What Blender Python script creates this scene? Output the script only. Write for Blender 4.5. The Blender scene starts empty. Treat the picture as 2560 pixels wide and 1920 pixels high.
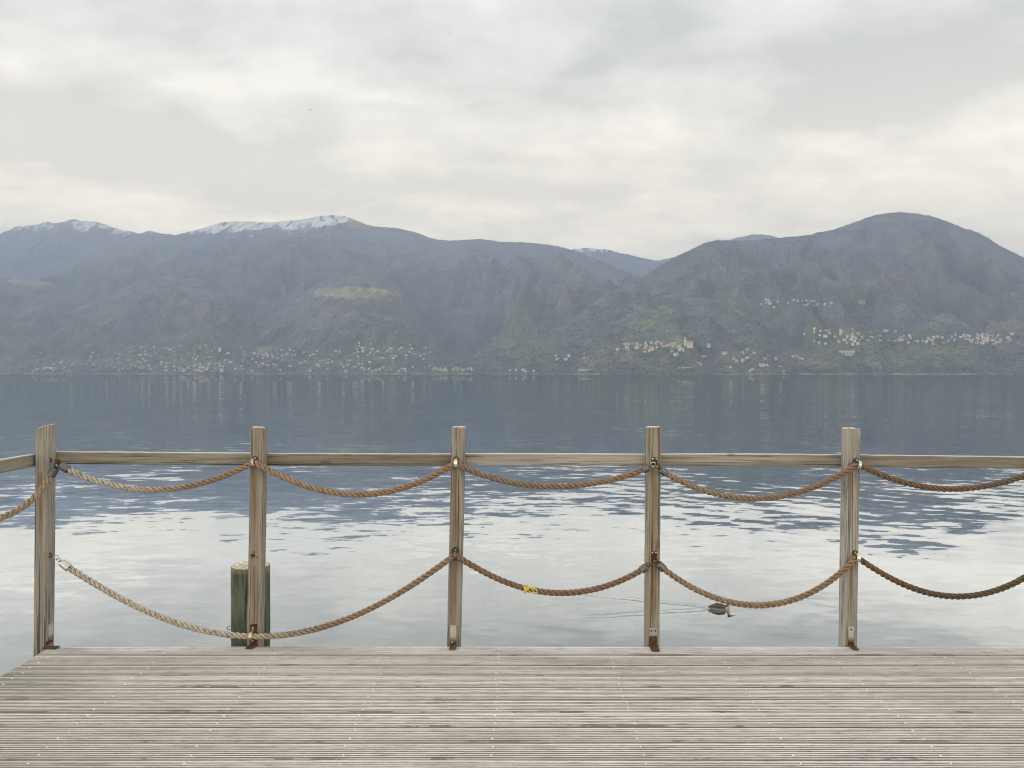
import bpy, math, random
import numpy as np
from mathutils import Vector, Matrix

R = math.radians
random.seed(7)
RNG = np.random.default_rng(11)
scene = bpy.context.scene
C = scene.collection

# ------------------------------------------------------------------ camera
F = 1923.0            # focal length in pixels of the 2560 px wide photograph
EYE = 1.58            # lens height over the deck (deck top is z = 0)
HZ = 933.0            # row of the horizon
WZ = -2.02            # lake level
cam_d = bpy.data.cameras.new('camera')
cam = bpy.data.objects.new('camera', cam_d)
C.objects.link(cam)
cam.location = (0, 0, EYE)
cam.rotation_euler = (R(90), 0, 0)
cam_d.sensor_fit = 'HORIZONTAL'
cam_d.sensor_width = 36.0
cam_d.lens = 36.0 * F / 2560.0
cam_d.shift_y = (HZ - 960.0) / 2560.0
cam_d.clip_start = 0.05
cam_d.clip_end = 40000
scene.camera = cam


def at(px, py, d):
    """point seen at photograph pixel (px, py) standing d metres in front of the camera"""
    return Vector(((px - 1280.0) / F * d, d, EYE - (py - HZ) / F * d))


# ------------------------------------------------------------------ node helpers
class NT:
    def __init__(self, tree):
        self.t = tree
        tree.nodes.clear()

    def n(self, typ, ins=None, **props):
        nd = self.t.nodes.new(typ)
        for k, v in props.items():
            setattr(nd, k, v)
        for k, v in (ins or {}).items():
            if hasattr(v, 'is_linked') or hasattr(v, 'links'):
                self.t.links.new(v, nd.inputs[k])
            else:
                nd.inputs[k].default_value = v
        return nd

    def link(self, a, b):
        self.t.links.new(a, b)

    def m(self, op, a, b=0.0, c=0.0, clamp=False):
        nd = self.t.nodes.new('ShaderNodeMath')
        nd.operation = op
        nd.use_clamp = clamp
        for i, v in enumerate((a, b, c)):
            if hasattr(v, 'is_linked'):
                self.t.links.new(v, nd.inputs[i])
            else:
                nd.inputs[i].default_value = v
        return nd.outputs[0]

    def smooth(self, v, lo, hi, to0=0.0, to1=1.0):
        nd = self.t.nodes.new('ShaderNodeMapRange')
        nd.interpolation_type = 'SMOOTHSTEP'
        self.t.links.new(v, nd.inputs['Value'])
        for k, x in (('From Min', lo), ('From Max', hi), ('To Min', to0), ('To Max', to1)):
            nd.inputs[k].default_value = x
        return nd.outputs['Result']

    def mix(self, f, a, b, blend='MIX'):
        nd = self.t.nodes.new('ShaderNodeMix')
        nd.data_type = 'RGBA'
        nd.blend_type = blend
        nd.clamp_factor = True
        for k, v in ((0, f), (6, a), (7, b)):
            if hasattr(v, 'is_linked'):
                self.t.links.new(v, nd.inputs[k])
            elif k == 0:
                nd.inputs[k].default_value = v
            else:
                nd.inputs[k].default_value = (v[0], v[1], v[2], 1.0)
        return nd.outputs[2]

    def noise(self, vec, scale, detail=2.0, rough=0.5, dist=0.0, color=False):
        nd = self.t.nodes.new('ShaderNodeTexNoise')
        self.t.links.new(vec, nd.inputs['Vector'])
        nd.inputs['Scale'].default_value = scale
        nd.inputs['Detail'].default_value = detail
        nd.inputs['Roughness'].default_value = rough
        nd.inputs['Distortion'].default_value = dist
        return nd.outputs['Color' if color else 'Fac']

    def scaled(self, vec, s, off=None):
        nd = self.t.nodes.new('ShaderNodeVectorMath')
        nd.operation = 'MULTIPLY'
        self.t.links.new(vec, nd.inputs[0])
        nd.inputs[1].default_value = s
        out = nd.outputs[0]
        if off is not None:
            nd = self.t.nodes.new('ShaderNodeVectorMath')
            nd.operation = 'ADD'
            self.t.links.new(out, nd.inputs[0])
            if hasattr(off, 'is_linked'):
                self.t.links.new(off, nd.inputs[1])
            else:
                nd.inputs[1].default_value = off
            out = nd.outputs[0]
        return out

    def sep(self, vec):
        nd = self.t.nodes.new('ShaderNodeSeparateXYZ')
        self.t.links.new(vec, nd.inputs[0])
        return nd.outputs

    def comb(self, x, y, z):
        nd = self.t.nodes.new('ShaderNodeCombineXYZ')
        for i, v in enumerate((x, y, z)):
            if hasattr(v, 'is_linked'):
                self.t.links.new(v, nd.inputs[i])
            else:
                nd.inputs[i].default_value = v
        return nd.outputs[0]


# ------------------------------------------------------------------ sky: an overcast, streaky cloud deck
SUN_EL, SUN_AZ = 34.0, -68.0      # brightest part of the cloud deck: to the left
world = bpy.data.worlds.new('World')
scene.world = world
world.use_nodes = True
w = NT(world.node_tree)
dirv = w.n('ShaderNodeTexCoord').outputs['Generated']
dx, dy, dz = w.sep(dirv)
zc = w.m('MAXIMUM', dz, 0.0)
den = w.m('ADD', zc, 0.26)
plane = w.comb(w.m('DIVIDE', dx, den), w.m('DIVIDE', dy, den), 0.0)
n1 = w.noise(w.scaled(plane, (1.0, 1.25, 1.0), (3.1, 7.7, 0.0)), 1.7, 5.0, 0.58, 0.5)
n2 = w.noise(w.scaled(plane, (0.8, 1.5, 1.0), (11.0, 2.0, 0.0)), 5.2, 4.0, 0.60, 0.3)
n3 = w.noise(w.scaled(plane, (1.0, 1.0, 1.0), (5.0, 9.0, 0.0)), 11.0, 3.0, 0.62, 0.4)
tone = w.m('ADD', w.m('MULTIPLY', w.m('SUBTRACT', n1, 0.5), 0.95),
           w.m('ADD', w.m('MULTIPLY', w.m('SUBTRACT', n2, 0.5), 0.55),
               w.m('MULTIPLY', w.m('SUBTRACT', n3, 0.5), 0.32)))
warp = w.noise(w.scaled(plane, (1.0, 1.0, 1.0), (1.0, 4.0, 0.0)), 4.0, 2.0, 0.6, 0.0, True)
wx, wy, wz_ = w.sep(warp)
front = w.smooth(dy, 0.05, 0.3)


def cloud(px, py, sx, sy, amp):
    """one cloud bank (amp < 0) or thin bright place (amp > 0), given by where it hangs"""
    global tone
    v = Vector(((px - 1280) / F, 1.0, (HZ - py) / F)).normalized()
    a = w.m('DIVIDE', w.m('ADD', w.m('SUBTRACT', dx, v.x), w.m('MULTIPLY', w.m('SUBTRACT', wx, 0.5), 0.16)), sx / F)
    b = w.m('DIVIDE', w.m('ADD', w.m('SUBTRACT', dz, v.z), w.m('MULTIPLY', w.m('SUBTRACT', wy, 0.5), 0.09)), sy / F)
    g = w.m('EXPONENT', w.m('MULTIPLY', w.m('ADD', w.m('MULTIPLY', a, a), w.m('MULTIPLY', b, b)), -1.0))
    tone = w.m('ADD', tone, w.m('MULTIPLY', w.m('MULTIPLY', g, front), amp * (1.5 if amp < 0 else 1.0)))


cloud(420, 390, 420, 90, -0.26)
cloud(120, 300, 260, 60, -0.10)
cloud(2230, 230, 230, 60, -0.24)
cloud(2480, 90, 300, 130, -0.16)
cloud(1640, 40, 130, 70, -0.20)
cloud(1470, 150, 60, 30, -0.22)
cloud(1400, 460, 380, 50, -0.15)
cloud(440, 575, 130, 28, 0.34)
cloud(330, 155, 260, 40, 0.18)
cloud(900, 215, 220, 40, 0.12)
cloud(1250, 60, 280, 120, 0.10)
cloud(60, 480, 120, 40, 0.10)

fac = w.m('MULTIPLY_ADD', tone, 2.1, 0.50, clamp=True)
low = w.smooth(dz, 0.04, 0.42, 1.0, 0.0)
dark = w.mix(low, (0.475, 0.452, 0.405), (1.43, 1.21, 0.85))
brite = w.mix(low, (0.755, 0.715, 0.635), (2.14, 1.80, 1.25))
ccol = w.mix(fac, dark, brite)
sky = w.n('ShaderNodeTexSky', sky_type='NISHITA', sun_disc=False, sun_elevation=R(SUN_EL), sun_rotation=R(SUN_AZ))
sky_b = w.n('ShaderNodeBackground', {'Color': sky.outputs[0], 'Strength': 0.08})
cl_b = w.n('ShaderNodeBackground', {'Color': ccol, 'Strength': 1.42})
mixs = w.n('ShaderNodeMixShader', {0: 0.95})
w.link(sky_b.outputs[0], mixs.inputs[1])
w.link(cl_b.outputs[0], mixs.inputs[2])
wo = w.n('ShaderNodeOutputWorld')
w.link(mixs.outputs[0], wo.inputs['Surface'])

sun_d = bpy.data.lights.new('sun', 'SUN')
sun_d.energy = 1.5
sun_d.angle = R(16)
sun_d.color = (1.0, 0.965, 0.92)
sun = bpy.data.objects.new('sun', sun_d)
C.objects.link(sun)
sv = Vector((math.sin(R(SUN_AZ)) * math.cos(R(SUN_EL)), math.cos(R(SUN_AZ)) * math.cos(R(SUN_EL)), math.sin(R(SUN_EL))))
sun.rotation_euler = (-sv).to_track_quat('-Z', 'Y').to_euler()

scene.render.engine = 'CYCLES'
scene.view_settings.view_transform = 'Standard'
scene.view_settings.look = 'None'
scene.view_settings.exposure = 0.42
scene.view_settings.gamma = 1.0
scene.cycles.use_denoising = True
scene.cycles.max_bounces = 4
scene.cycles.diffuse_bounces = 1
scene.cycles.use_adaptive_sampling = True
scene.cycles.adaptive_threshold = 0.02
scene.cycles.glossy_bounces = 2
scene.cycles.volume_bounces = 0
scene.cycles.sample_clamp_indirect = 6.0
scene.cycles.filter_width = 1.1

# ------------------------------------------------------------------ materials
MATS = {}


def new_mat(name):
    m = bpy.data.materials.new(name)
    m.use_nodes = True
    MATS[name] = m
    return m, NT(m.node_tree)


def finish(t, shader, disp=None):
    o = t.n('ShaderNodeOutputMaterial')
    t.link(shader, o.inputs['Surface'])


def princ(t, col, rough=0.8, metal=0.0, normal=None, spec=0.3):
    p = t.n('ShaderNodeBsdfPrincipled', {'Roughness': rough, 'Metallic': metal, 'Specular IOR Level': spec})
    if hasattr(col, 'is_linked'):
        t.link(col, p.inputs['Base Color'])
    else:
        p.inputs['Base Color'].default_value = (*col, 1)
    if normal is not None:
        t.link(normal, p.inputs['Normal'])
    return p.outputs[0]


def bump(t, h, strength, dist):
    b = t.n('ShaderNodeBump', {'Strength': strength, 'Distance': dist, 'Height': h})
    return b.outputs[0]


def wood(name, axis, light, mid, dark_, stain=None, grain=1.0, green=0.0):
    """weathered timber; axis = index of the local axis the grain runs along"""
    light, mid, dark_ = [[c_ * 0.74 * k_ for c_, k_ in zip(q, (1.0, 1.02, 1.06))] for q in (light, mid, dark_)]
    m, t = new_mat(name)
    tc = t.n('ShaderNodeTexCoord').outputs['Object']
    rnd = t.n('ShaderNodeObjectInfo').outputs['Random']
    off = t.comb(t.m('MULTIPLY', rnd, 37.0), t.m('MULTIPLY', rnd, 91.0), t.m('MULTIPLY', rnd, 53.0))
    s = [26.0, 26.0, 26.0]
    s[axis] = 1.1
    v = t.scaled(tc, s, off)
    g1 = t.noise(v, 1.0, 5.0, 0.62, 0.6)
    s2 = [120.0, 120.0, 120.0]
    s2[axis] = 3.0
    g2 = t.noise(t.scaled(tc, s2, off), 1.0, 3.0, 0.6, 0.2)
    s3 = [7.0, 7.0, 7.0]
    s3[axis] = 1.6
    g3 = t.noise(t.scaled(tc, s3, off), 1.0, 4.0, 0.6, 0.4)
    col = t.mix(t.smooth(g1, 0.32, 0.62), mid, light)
    col = t.mix(t.smooth(g2, 0.46, 0.70, 0.0, 0.8 * grain), col, dark_)
    col = t.mix(t.smooth(g3, 0.50, 0.76, 0.0, 0.6), col, [c * 0.72 for c in mid])
    if green:
        g4 = t.noise(t.scaled(tc, [3.0] * 3, off), 1.0, 3.0, 0.5)
        col = t.mix(t.smooth(g4, 0.5, 0.75, 0.0, green), col, (0.16, 0.18, 0.11))
    # end grain and upper faces, bleached silver by weather, plus top light painted in
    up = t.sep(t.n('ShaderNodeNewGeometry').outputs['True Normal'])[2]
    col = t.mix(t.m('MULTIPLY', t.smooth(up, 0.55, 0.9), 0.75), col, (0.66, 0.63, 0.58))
    # cracks that follow the grain
    s5 = [70.0, 70.0, 70.0]
    s5[axis] = 0.9
    g5 = t.noise(t.scaled(tc, s5, off), 1.0, 2.0, 0.5, 0.3)
    crack = t.smooth(g5, 0.63, 0.67)
    col = t.mix(t.m('MULTIPLY', crack, 0.75), col, (0.035, 0.03, 0.025))
    # a few knots
    vo = t.n('ShaderNodeTexVoronoi', {'Vector': t.scaled(tc, [(9.0 if i != axis else 3.4) for i in range(3)], off), 'Scale': 1.0})
    kn = t.smooth(vo.outputs['Distance'], 0.05, 0.16, 0.7, 0.0)
    col = t.mix(kn, col, dark_)
    if stain is not None:          # rust run below the iron fittings: list of (z top, z length, x centre, half width)
        X, Y, Z = t.sep(tc)
        wob = t.m('MULTIPLY', t.m('SUBTRACT', t.noise(t.scaled(tc, (20, 20, 5)), 1.0, 3.0), 0.5), 0.02)
        for (zt, zl, xc, hw) in stain:
            a = t.smooth(t.m('ABSOLUTE', t.m('ADD', t.m('SUBTRACT', X, xc), wob)), hw * 0.15, hw, 1.0, 0.0)
            b = t.smooth(Z, zt - zl, zt - zl * 0.15)
            c = t.smooth(Z, zt, zt + 0.02, 1.0, 0.0)
            f = t.m('MULTIPLY', t.m('MULTIPLY', a, b), t.m('MULTIPLY', c, 0.8))
            col = t.mix(t.m('MULTIPLY', f, 0.75), col, (0.15, 0.082, 0.034))
    h = t.m('SUBTRACT', t.m('ADD', t.m('MULTIPLY', g1, 0.5), t.m('MULTIPLY', g2, 0.5)), t.m('MULTIPLY', crack, 1.0))
    finish(t, princ(t, col, 0.85, 0.0, bump(t, h, 0.7, 0.003), 0.2))
    return m


def deck_material():
    m, t = new_mat('deck_board')
    tc = t.n('ShaderNodeTexCoord').outputs['Object']
    rnd = t.n('ShaderNodeObjectInfo').outputs['Random']
    off = t.comb(t.m('MULTIPLY', rnd, 37.0), t.m('MULTIPLY', rnd, 91.0), 0.0)
    X, Y, Z = t.sep(tc)
    g1 = t.noise(t.scaled(tc, (1.3, 70.0, 40.0), off), 1.0, 5.0, 0.62, 0.5)
    g2 = t.noise(t.scaled(tc, (9.0, 160.0, 40.0), off), 1.0, 3.0, 0.62, 0.2)
    big = t.noise(t.scaled(tc, (0.75, 3.0, 1.0), off), 1.0, 3.0, 0.6, 0.3)
    pos = t.n('ShaderNodeNewGeometry').outputs['Position']
    patch = t.noise(t.scaled(pos, (0.6, 0.9, 1.0)), 1.0, 4.0, 0.6, 0.4)
    col = t.mix(t.smooth(g1, 0.30, 0.66), (0.57, 0.54, 0.525), (0.81, 0.785, 0.765))
    col = t.mix(t.smooth(g2, 0.47, 0.70, 0.0, 0.65), col, (0.23, 0.205, 0.19))
    col = t.mix(t.smooth(big, 0.50, 0.74, 0.0, 0.32), col, (0.36, 0.335, 0.33))
    col = t.mix(t.smooth(patch, 0.5, 0.72, 0.0, 0.35), col, (0.33, 0.34, 0.27))
    # wind-polished silver towards the open right, algae in the grain at the left end
    alg = t.m('MULTIPLY', t.smooth(t.sep(pos)[0], -2.7, -1.2, 1.0, 0.0), t.smooth(patch, 0.35, 0.65))
    col = t.mix(t.m('MULTIPLY', alg, 0.5), col, (0.25, 0.26, 0.20))
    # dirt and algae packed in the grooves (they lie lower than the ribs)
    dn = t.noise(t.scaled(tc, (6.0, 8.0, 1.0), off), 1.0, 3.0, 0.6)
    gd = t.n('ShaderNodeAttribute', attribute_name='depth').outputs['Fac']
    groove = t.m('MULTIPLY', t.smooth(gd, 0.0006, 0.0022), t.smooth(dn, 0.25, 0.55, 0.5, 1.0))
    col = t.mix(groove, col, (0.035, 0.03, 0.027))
    # rotten dark slivers along the near edge of the boards
    rot = t.noise(t.scaled(tc, (2.1, 5.0, 1.0), off), 1.0, 4.0, 0.7, 0.2)
    fine = t.noise(t.scaled(tc, (40.0, 90.0, 1.0), off), 1.0, 2.0, 0.6)
    rr = t.m('ADD', rot, t.m('MULTIPLY', t.m('SUBTRACT', fine, 0.5), 0.10))
    edge = t.smooth(Y, 0.012, 0.024, 1.0, 0.0)
    col = t.mix(t.m('MULTIPLY', edge, t.smooth(rr, 0.555, 0.60, 0.0, 0.92)), col, (0.022, 0.018, 0.018))
    col = t.mix(t.m('MULTIPLY', edge, 0.6), col, (0.25, 0.235, 0.235))
    stn = t.noise(t.scaled(tc, (2.2, 22.0, 1.0), off), 1.0, 5.0, 0.65, 0.6)
    col = t.mix(t.smooth(stn, 0.60, 0.70, 0.0, 0.55), col, (0.18, 0.13, 0.11))
    col = t.mix(t.smooth(rnd, 0.0, 1.0, 0.0, 0.28), col, (0.33, 0.31, 0.305))
    h = t.m('ADD', t.m('MULTIPLY', g1, 0.5), t.m('MULTIPLY', g2, 0.5))
    finish(t, princ(t, col, 0.82, 0.0, bump(t, h, 0.6, 0.002), 0.25))
    return m


def metal(name, col, rust=0.0, rough=0.38, rust_low=None):
    m, t = new_mat(name)
    tc = t.n('ShaderNodeTexCoord').outputs['Object']
    g = t.noise(t.scaled(tc, (60, 60, 60)), 1.0, 4.0, 0.65)
    base = t.mix(t.smooth(g, 0.35, 0.65), [c * 0.8 for c in col], col)
    rc = t.mix(t.smooth(g, 0.4, 0.6), (0.035, 0.022, 0.016), (0.105, 0.055, 0.030))
    f = t.smooth(g, 0.62 - rust * 0.6, 0.78 - rust * 0.5)
    if rust_low is not None:
        Z = t.sep(tc)[2]
        f = t.m('MAXIMUM', f, t.m('ADD', t.smooth(Z, rust_low[0], rust_low[1], 1.0, 0.0),
                                  t.m('MULTIPLY', t.m('SUBTRACT', g, 0.5), 0.5), clamp=True))
    colr = t.mix(f, base, rc)
    a = princ(t, base, rough, 0.85, None, 0.5)
    b = princ(t, rc, 0.85, 0.0, bump(t, g, 0.5, 0.001), 0.2)
    mx = t.n('ShaderNodeMixShader')
    t.link(f, mx.inputs[0])
    t.link(a, mx.inputs[1])
    t.link(b, mx.inputs[2])
    finish(t, mx.outputs[0])
    return m


def rope_mat(name, ca, cb, x0, x1):
    """fibre rope whose colour drifts from ca to cb along its length (sun-bleached, soaked)"""
    m, t = new_mat(name)
    tc = t.n('ShaderNodeTexCoord').outputs['Object']
    X = t.sep(tc)[0]
    n_ = t.noise(t.scaled(tc, (5, 5, 5)), 1.0, 4.0, 0.6)
    f = t.m('ADD', t.smooth(X, x0, x1), t.m('MULTIPLY', t.m('SUBTRACT', n_, 0.5), 0.7), clamp=True)
    col = t.mix(f, ca, cb)
    bw = t.n('ShaderNodeHueSaturation', {'Saturation': 0.84, 'Value': 0.74, 'Color': col})
    col = bw.outputs[0]
    g = t.noise(t.scaled(tc, (55, 55, 55)), 1.0, 4.0, 0.7)
    col = t.mix(t.smooth(g, 0.42, 0.66, 0.0, 0.65), col, [c * 0.35 for c in cb])
    wv = t.n('ShaderNodeTexWave', {'Vector': t.scaled(tc, (1, 1, -1)), 'Scale': 42.0, 'Distortion': 3.0, 'Detail': 2.0, 'Detail Scale': 2.0},
             wave_type='BANDS', bands_direction='DIAGONAL').outputs['Fac']
    col = t.mix(t.smooth(wv, 0.2, 0.55, 0.35, 0.0), col, [c * 0.4 for c in ca])
    finish(t, princ(t, col, 0.9, 0.0, bump(t, t.m('ADD', wv, g), 0.6, 0.002), 0.15))
    return m


def plain(name, col, rough=0.8, var=0.25, scale=20.0, spec=0.2, metal_=0.0):
    m, t = new_mat(name)
    tc = t.n('ShaderNodeTexCoord').outputs['Object']
    g = t.noise(tc, scale, 4.0, 0.6)
    c = t.mix(t.smooth(g, 0.3, 0.7), [x * (1 - var) for x in col], [min(1, x * (1 + var)) for x in col])
    finish(t, princ(t, c, rough, metal_, None, spec))
    return m


# ------------------------------------------------------------------ mesh helpers
class MB:
    """collects shapes (world coordinates) and links them as one mesh object"""

    def __init__(self):
        self.v, self.f = [], []

    def add(self, vs, fs):
        o = len(self.v)
        self.v += [tuple(p) for p in vs]
        self.f += [tuple(i + o for i in q) for q in fs]
        return self

    def box(self, lo, hi, bev=0.0, mat=None):
        (x0, y0, z0), (x1, y1, z1) = lo, hi
        if bev <= 0:
            vs = [(x0, y0, z0), (x1, y0, z0), (x1, y1, z0), (x0, y1, z0), (x0, y0, z1), (x1, y0, z1), (x1, y1, z1), (x0, y1, z1)]
            fs = [(3, 2, 1, 0), (4, 5, 6, 7), (0, 1, 5, 4), (1, 2, 6, 5), (2, 3, 7, 6), (3, 0, 4, 7)]
        else:
            b = bev
            ring = lambda z, i: [(x0 + b + i, y0 + i, z), (x1 - b - i, y0 + i, z), (x1 - i, y0 + b + i, z), (x1 - i, y1 - b - i, z),
                                 (x1 - b - i, y1 - i, z), (x0 + b + i, y1 - i, z), (x0 + i, y1 - b - i, z), (x0 + i, y0 + b + i, z)]
            rs = [ring(z0, b * .7), ring(z0 + b, 0), ring(z1 - b, 0), ring(z1, b * .7)]
            vs = [p for r in rs for p in r]
            fs = [tuple(range(7, -1, -1)), tuple(range(24, 32))]
            for k in range(3):
                for i in range(8):
                    j = (i + 1) % 8
                    fs.append((k * 8 + i, k * 8 + j, k * 8 + 8 + j, k * 8 + 8 + i))
        if mat is not None:
            vs = [mat @ Vector(p) for p in vs]
        return self.add(vs, fs)

    def tube(self, pts, rad, seg=8, closed=False, caps=True):
        pts = [Vector(p) for p in pts]
        n = len(pts)
        rads = rad if hasattr(rad, '__len__') else [rad] * n
        up = None
        vs, fs = [], []
        for i, p in enumerate(pts):
            a = pts[(i - 1) % n] if (closed or i > 0) else p
            b = pts[(i + 1) % n] if (closed or i < n - 1) else p
            tg = (b - a).normalized()
            if up is None:
                up = Vector((0, 0, 1)) if abs(tg.z) < 0.9 else Vector((1, 0, 0))
            side = tg.cross(up).normalized()
            up = side.cross(tg).normalized()
            for k in range(seg):
                an = 2 * math.pi * k / seg
                vs.append(p + (side * math.cos(an) + up * math.sin(an)) * rads[i])
        for i in range(n if closed else n - 1):
            i2 = (i + 1) % n
            for k in range(seg):
                k2 = (k + 1) % seg
                fs.append((i * seg + k, i * seg + k2, i2 * seg + k2, i2 * seg + k))
        if caps and not closed:
            fs.append(tuple(range(seg - 1, -1, -1)))
            fs.append(tuple(range((n - 1) * seg, n * seg)))
        return self.add(vs, fs)

    def ring(self, c, r, rad, u, v, seg=16, ts=6):
        c, u, v = Vector(c), Vector(u).normalized(), Vector(v).normalized()
        return self.tube([c + (u * math.cos(2 * math.pi * k / seg) + v * math.sin(2 * math.pi * k / seg)) * r for k in range(seg)], rad, ts, True)

    def build(self, name, mat, parent=None, origin=None, smooth=False, coll=True):
        o = Vector(origin) if origin is not None else (parent_origin(parent) if parent else Vector((0, 0, 0)))
        me = bpy.data.meshes.new(name)
        me.from_pydata([tuple(Vector(p) - o) for p in self.v], [], self.f)
        me.validate()
        if mat is not None:
            me.materials.append(mat)
        if smooth:
            me.polygons.foreach_set('use_smooth', [True] * len(me.polygons))
        ob = bpy.data.objects.new(name, me)
        C.objects.link(ob)
        if parent:
            ob.parent = parent
            ob.location = o - parent_origin(parent)
        else:
            ob.location = o
        return ob


def parent_origin(p):
    v = Vector(p.location)
    while p.parent:
        p = p.parent
        v += Vector(p.location)
    return v


def tag(o, label=None, cat=None, group=None, kind=None):
    if label:
        o['label'] = label
    if cat:
        o['category'] = cat
    if group:
        o['group'] = group
    if kind:
        o['kind'] = kind
    return o


def empty(name, loc, label, cat, group=None):
    o = bpy.data.objects.new(name, None)
    o.empty_display_size = 0.2
    o.location = loc
    C.objects.link(o)
    return tag(o, label, cat, group)


# ------------------------------------------------------------------ noise for the terrain
def _hash(ix, iy, seed):
    h = (ix.astype(np.int64) * 374761393 + iy.astype(np.int64) * 668265263 + seed * 974634777) & 0x7fffffff
    h = ((h ^ (h >> 13)) * 1274126177) & 0x7fffffff
    return (h ^ (h >> 16)) & 0xffff


def perlin(x, y, seed=0):
    ix, iy = np.floor(x), np.floor(y)
    fx, fy = x - ix, y - iy
    u, v = fx * fx * fx * (fx * (fx * 6 - 15) + 10), fy * fy * fy * (fy * (fy * 6 - 15) + 10)

    def g(ox, oy):
        a = _hash(ix + ox, iy + oy, seed) * (2 * np.pi / 65536.0)
        return np.cos(a) * (fx - ox) + np.sin(a) * (fy - oy)
    a = g(0, 0) * (1 - u) + g(1, 0) * u
    b = g(0, 1) * (1 - u) + g(1, 1) * u
    return (a * (1 - v) + b * v) * 1.5


def fbm(x, y, o=4, seed=0, gain=0.5):
    s, a, t = 0, 1.0, 0
    for k in range(o):
        s = s + a * perlin(x * 2 ** k + 17.3 * k, y * 2 ** k - 9.1 * k, seed + k)
        t += a
        a *= gain
    return s / t


def ridged(x, y, o=4, seed=0, gain=0.5):
    s, a, t = 0, 1.0, 0
    for k in range(o):
        s = s + a * (1 - 2 * np.abs(perlin(x * 2 ** k + 31.7 * k, y * 2 ** k + 5.3 * k, seed + k)))
        t += a
        a *= gain
    return s / t


def sstep(a, b, x):
    t = np.clip((x - a) / (b - a), 0, 1)
    return t * t * (3 - 2 * t)


# ------------------------------------------------------------------ the far shore: shapes of the mountains
GRID = np.arange(-900, 3500, 4.0)


def curve(pts, sm=24):
    xs, ys = zip(*pts)
    v = np.interp(GRID, xs, ys)
    k = np.exp(-0.5 * (np.arange(-40, 41) * 4.0 / sm) ** 2)
    k /= k.sum()
    return np.convolve(np.pad(v, 40, mode='edge'), k, mode='valid')


SHORE = curve([(-900, 4500), (0, 4200), (400, 3850), (700, 3700), (1000, 3550), (1150, 3400), (1250, 3350), (1400, 3100), (1600, 2960),
               (1850, 2880), (2200, 2860), (2560, 2820), (3500, 2700)], 70)

HILLS = {}


def hill(name, span, sky_pts, depth_pts, base, prof, amp, seed, gx=520.0, gy=1100.0, sm=16, col=None, snow=None, res=(3.5, 150)):
    HILLS[name] = dict(span=span, sky=curve(sky_pts, sm), D=curve(depth_pts, 60), base=base, prof=prof, amp=amp, seed=seed,
                       gx=gx, gy=gy, col=col, snow=snow, res=res)


hill('snow_mountain', (-700, 640),
     [(-900, 620), (-300, 585), (0, 588), (40, 566), (110, 556), (150, 560), (175, 550), (240, 556), (290, 570), (340, 582), (385, 576), (420, 582), (450, 592), (560, 640), (700, 700)],
     [(-900, 9900), (3500, 9800)], 6800, 1.1, 300, 3, 620, 1500, 7, snow=True, res=(2.5, 150))
hill('valley_mountain', (1280, 2080),
     [(1200, 690), (1360, 640), (1430, 624), (1480, 620), (1530, 626), (1590, 643), (1650, 652), (1700, 640), (1760, 622), (1840, 594), (1900, 584), (1950, 592), (2020, 630), (2100, 660)],
     [(-900, 9300), (3500, 9300)], 6500, 1.0, 160, 5, 520, 1300, 7, snow=True)
hill('main_mountain', (-700, 1900),
     [(-900, 760), (-300, 730), (0, 690), (150, 655), (250, 626), (330, 604), (395, 590), (440, 586), (500, 571), (545, 557), (585, 552), (640, 556), (690, 556), (740, 550), (790, 542),
      (830, 537), (865, 539), (890, 548), (920, 562), (1000, 572), (1040, 580), (1080, 598), (1120, 602), (1200, 598), (1260, 605), (1340, 608), (1400, 617),
      (1460, 636), (1530, 664), (1600, 690), (1700, 730), (1800, 780), (2000, 840)],
     [(-900, 8600), (0, 8400), (850, 8300), (1200, 7500), (1500, 6500), (1700, 5900), (2000, 5400)], None, 1.6, 800, 7, 1050, 2500, 10, snow=True, res=(3.2, 210))
hill('pasture_spur', (-700, 420),
     [(-900, 640), (-300, 660), (-60, 690), (40, 698), (120, 704), (170, 725), (230, 770), (300, 830), (360, 880), (420, 925)],
     [(-900, 6600), (0, 6300), (3500, 5600)], None, 1.15, 210, 11, 560, 1100, 12, res=(4, 110))
hill('wooded_spur', (-600, 900),
     [(-900, 950), (-200, 930), (0, 862), (100, 812), (200, 768), (280, 732), (350, 702), (410, 688), (470, 686), (520, 702), (570, 742), (630, 800), (700, 850), (800, 900), (900, 930)],
     [(-900, 5600), (450, 5500), (900, 4800)], None, 0.95, 280, 13, 520, 1200, 12, res=(3.5, 130))
hill('meadow_spur', (420, 1250),
     [(300, 930), (450, 900), (560, 850), (660, 800), (740, 745), (800, 704), (860, 686), (930, 686), (985, 702), (1020, 744), (1060, 812), (1110, 862), (1180, 905), (1250, 930)],
     [(-900, 5400), (880, 5200), (3500, 4900)], None, 0.95, 240, 17, 480, 1100, 10, res=(3.5, 130))
hill('round_mountain', (1180, 3300),
     [(1100, 920), (1200, 892), (1300, 858), (1380, 826), (1440, 786), (1500, 745), (1560, 715), (1610, 690), (1650, 662), (1700, 634), (1750, 608), (1790, 600), (1860, 597), (1930, 597),
      (1990, 592), (2060, 580), (2120, 560), (2180, 540), (2230, 531), (2270, 530), (2320, 538), (2370, 556), (2420, 574), (2460, 590), (2500, 616), (2560, 645), (2700, 690),
      (3000, 760), (3400, 840)],
     [(-900, 4700), (1300, 4300), (1500, 4500), (1800, 5000), (2250, 5300), (2600, 5100), (3400, 4700)], None, 1.35, 700, 19, 620, 1700, 9, res=(3.2, 190))
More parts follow.
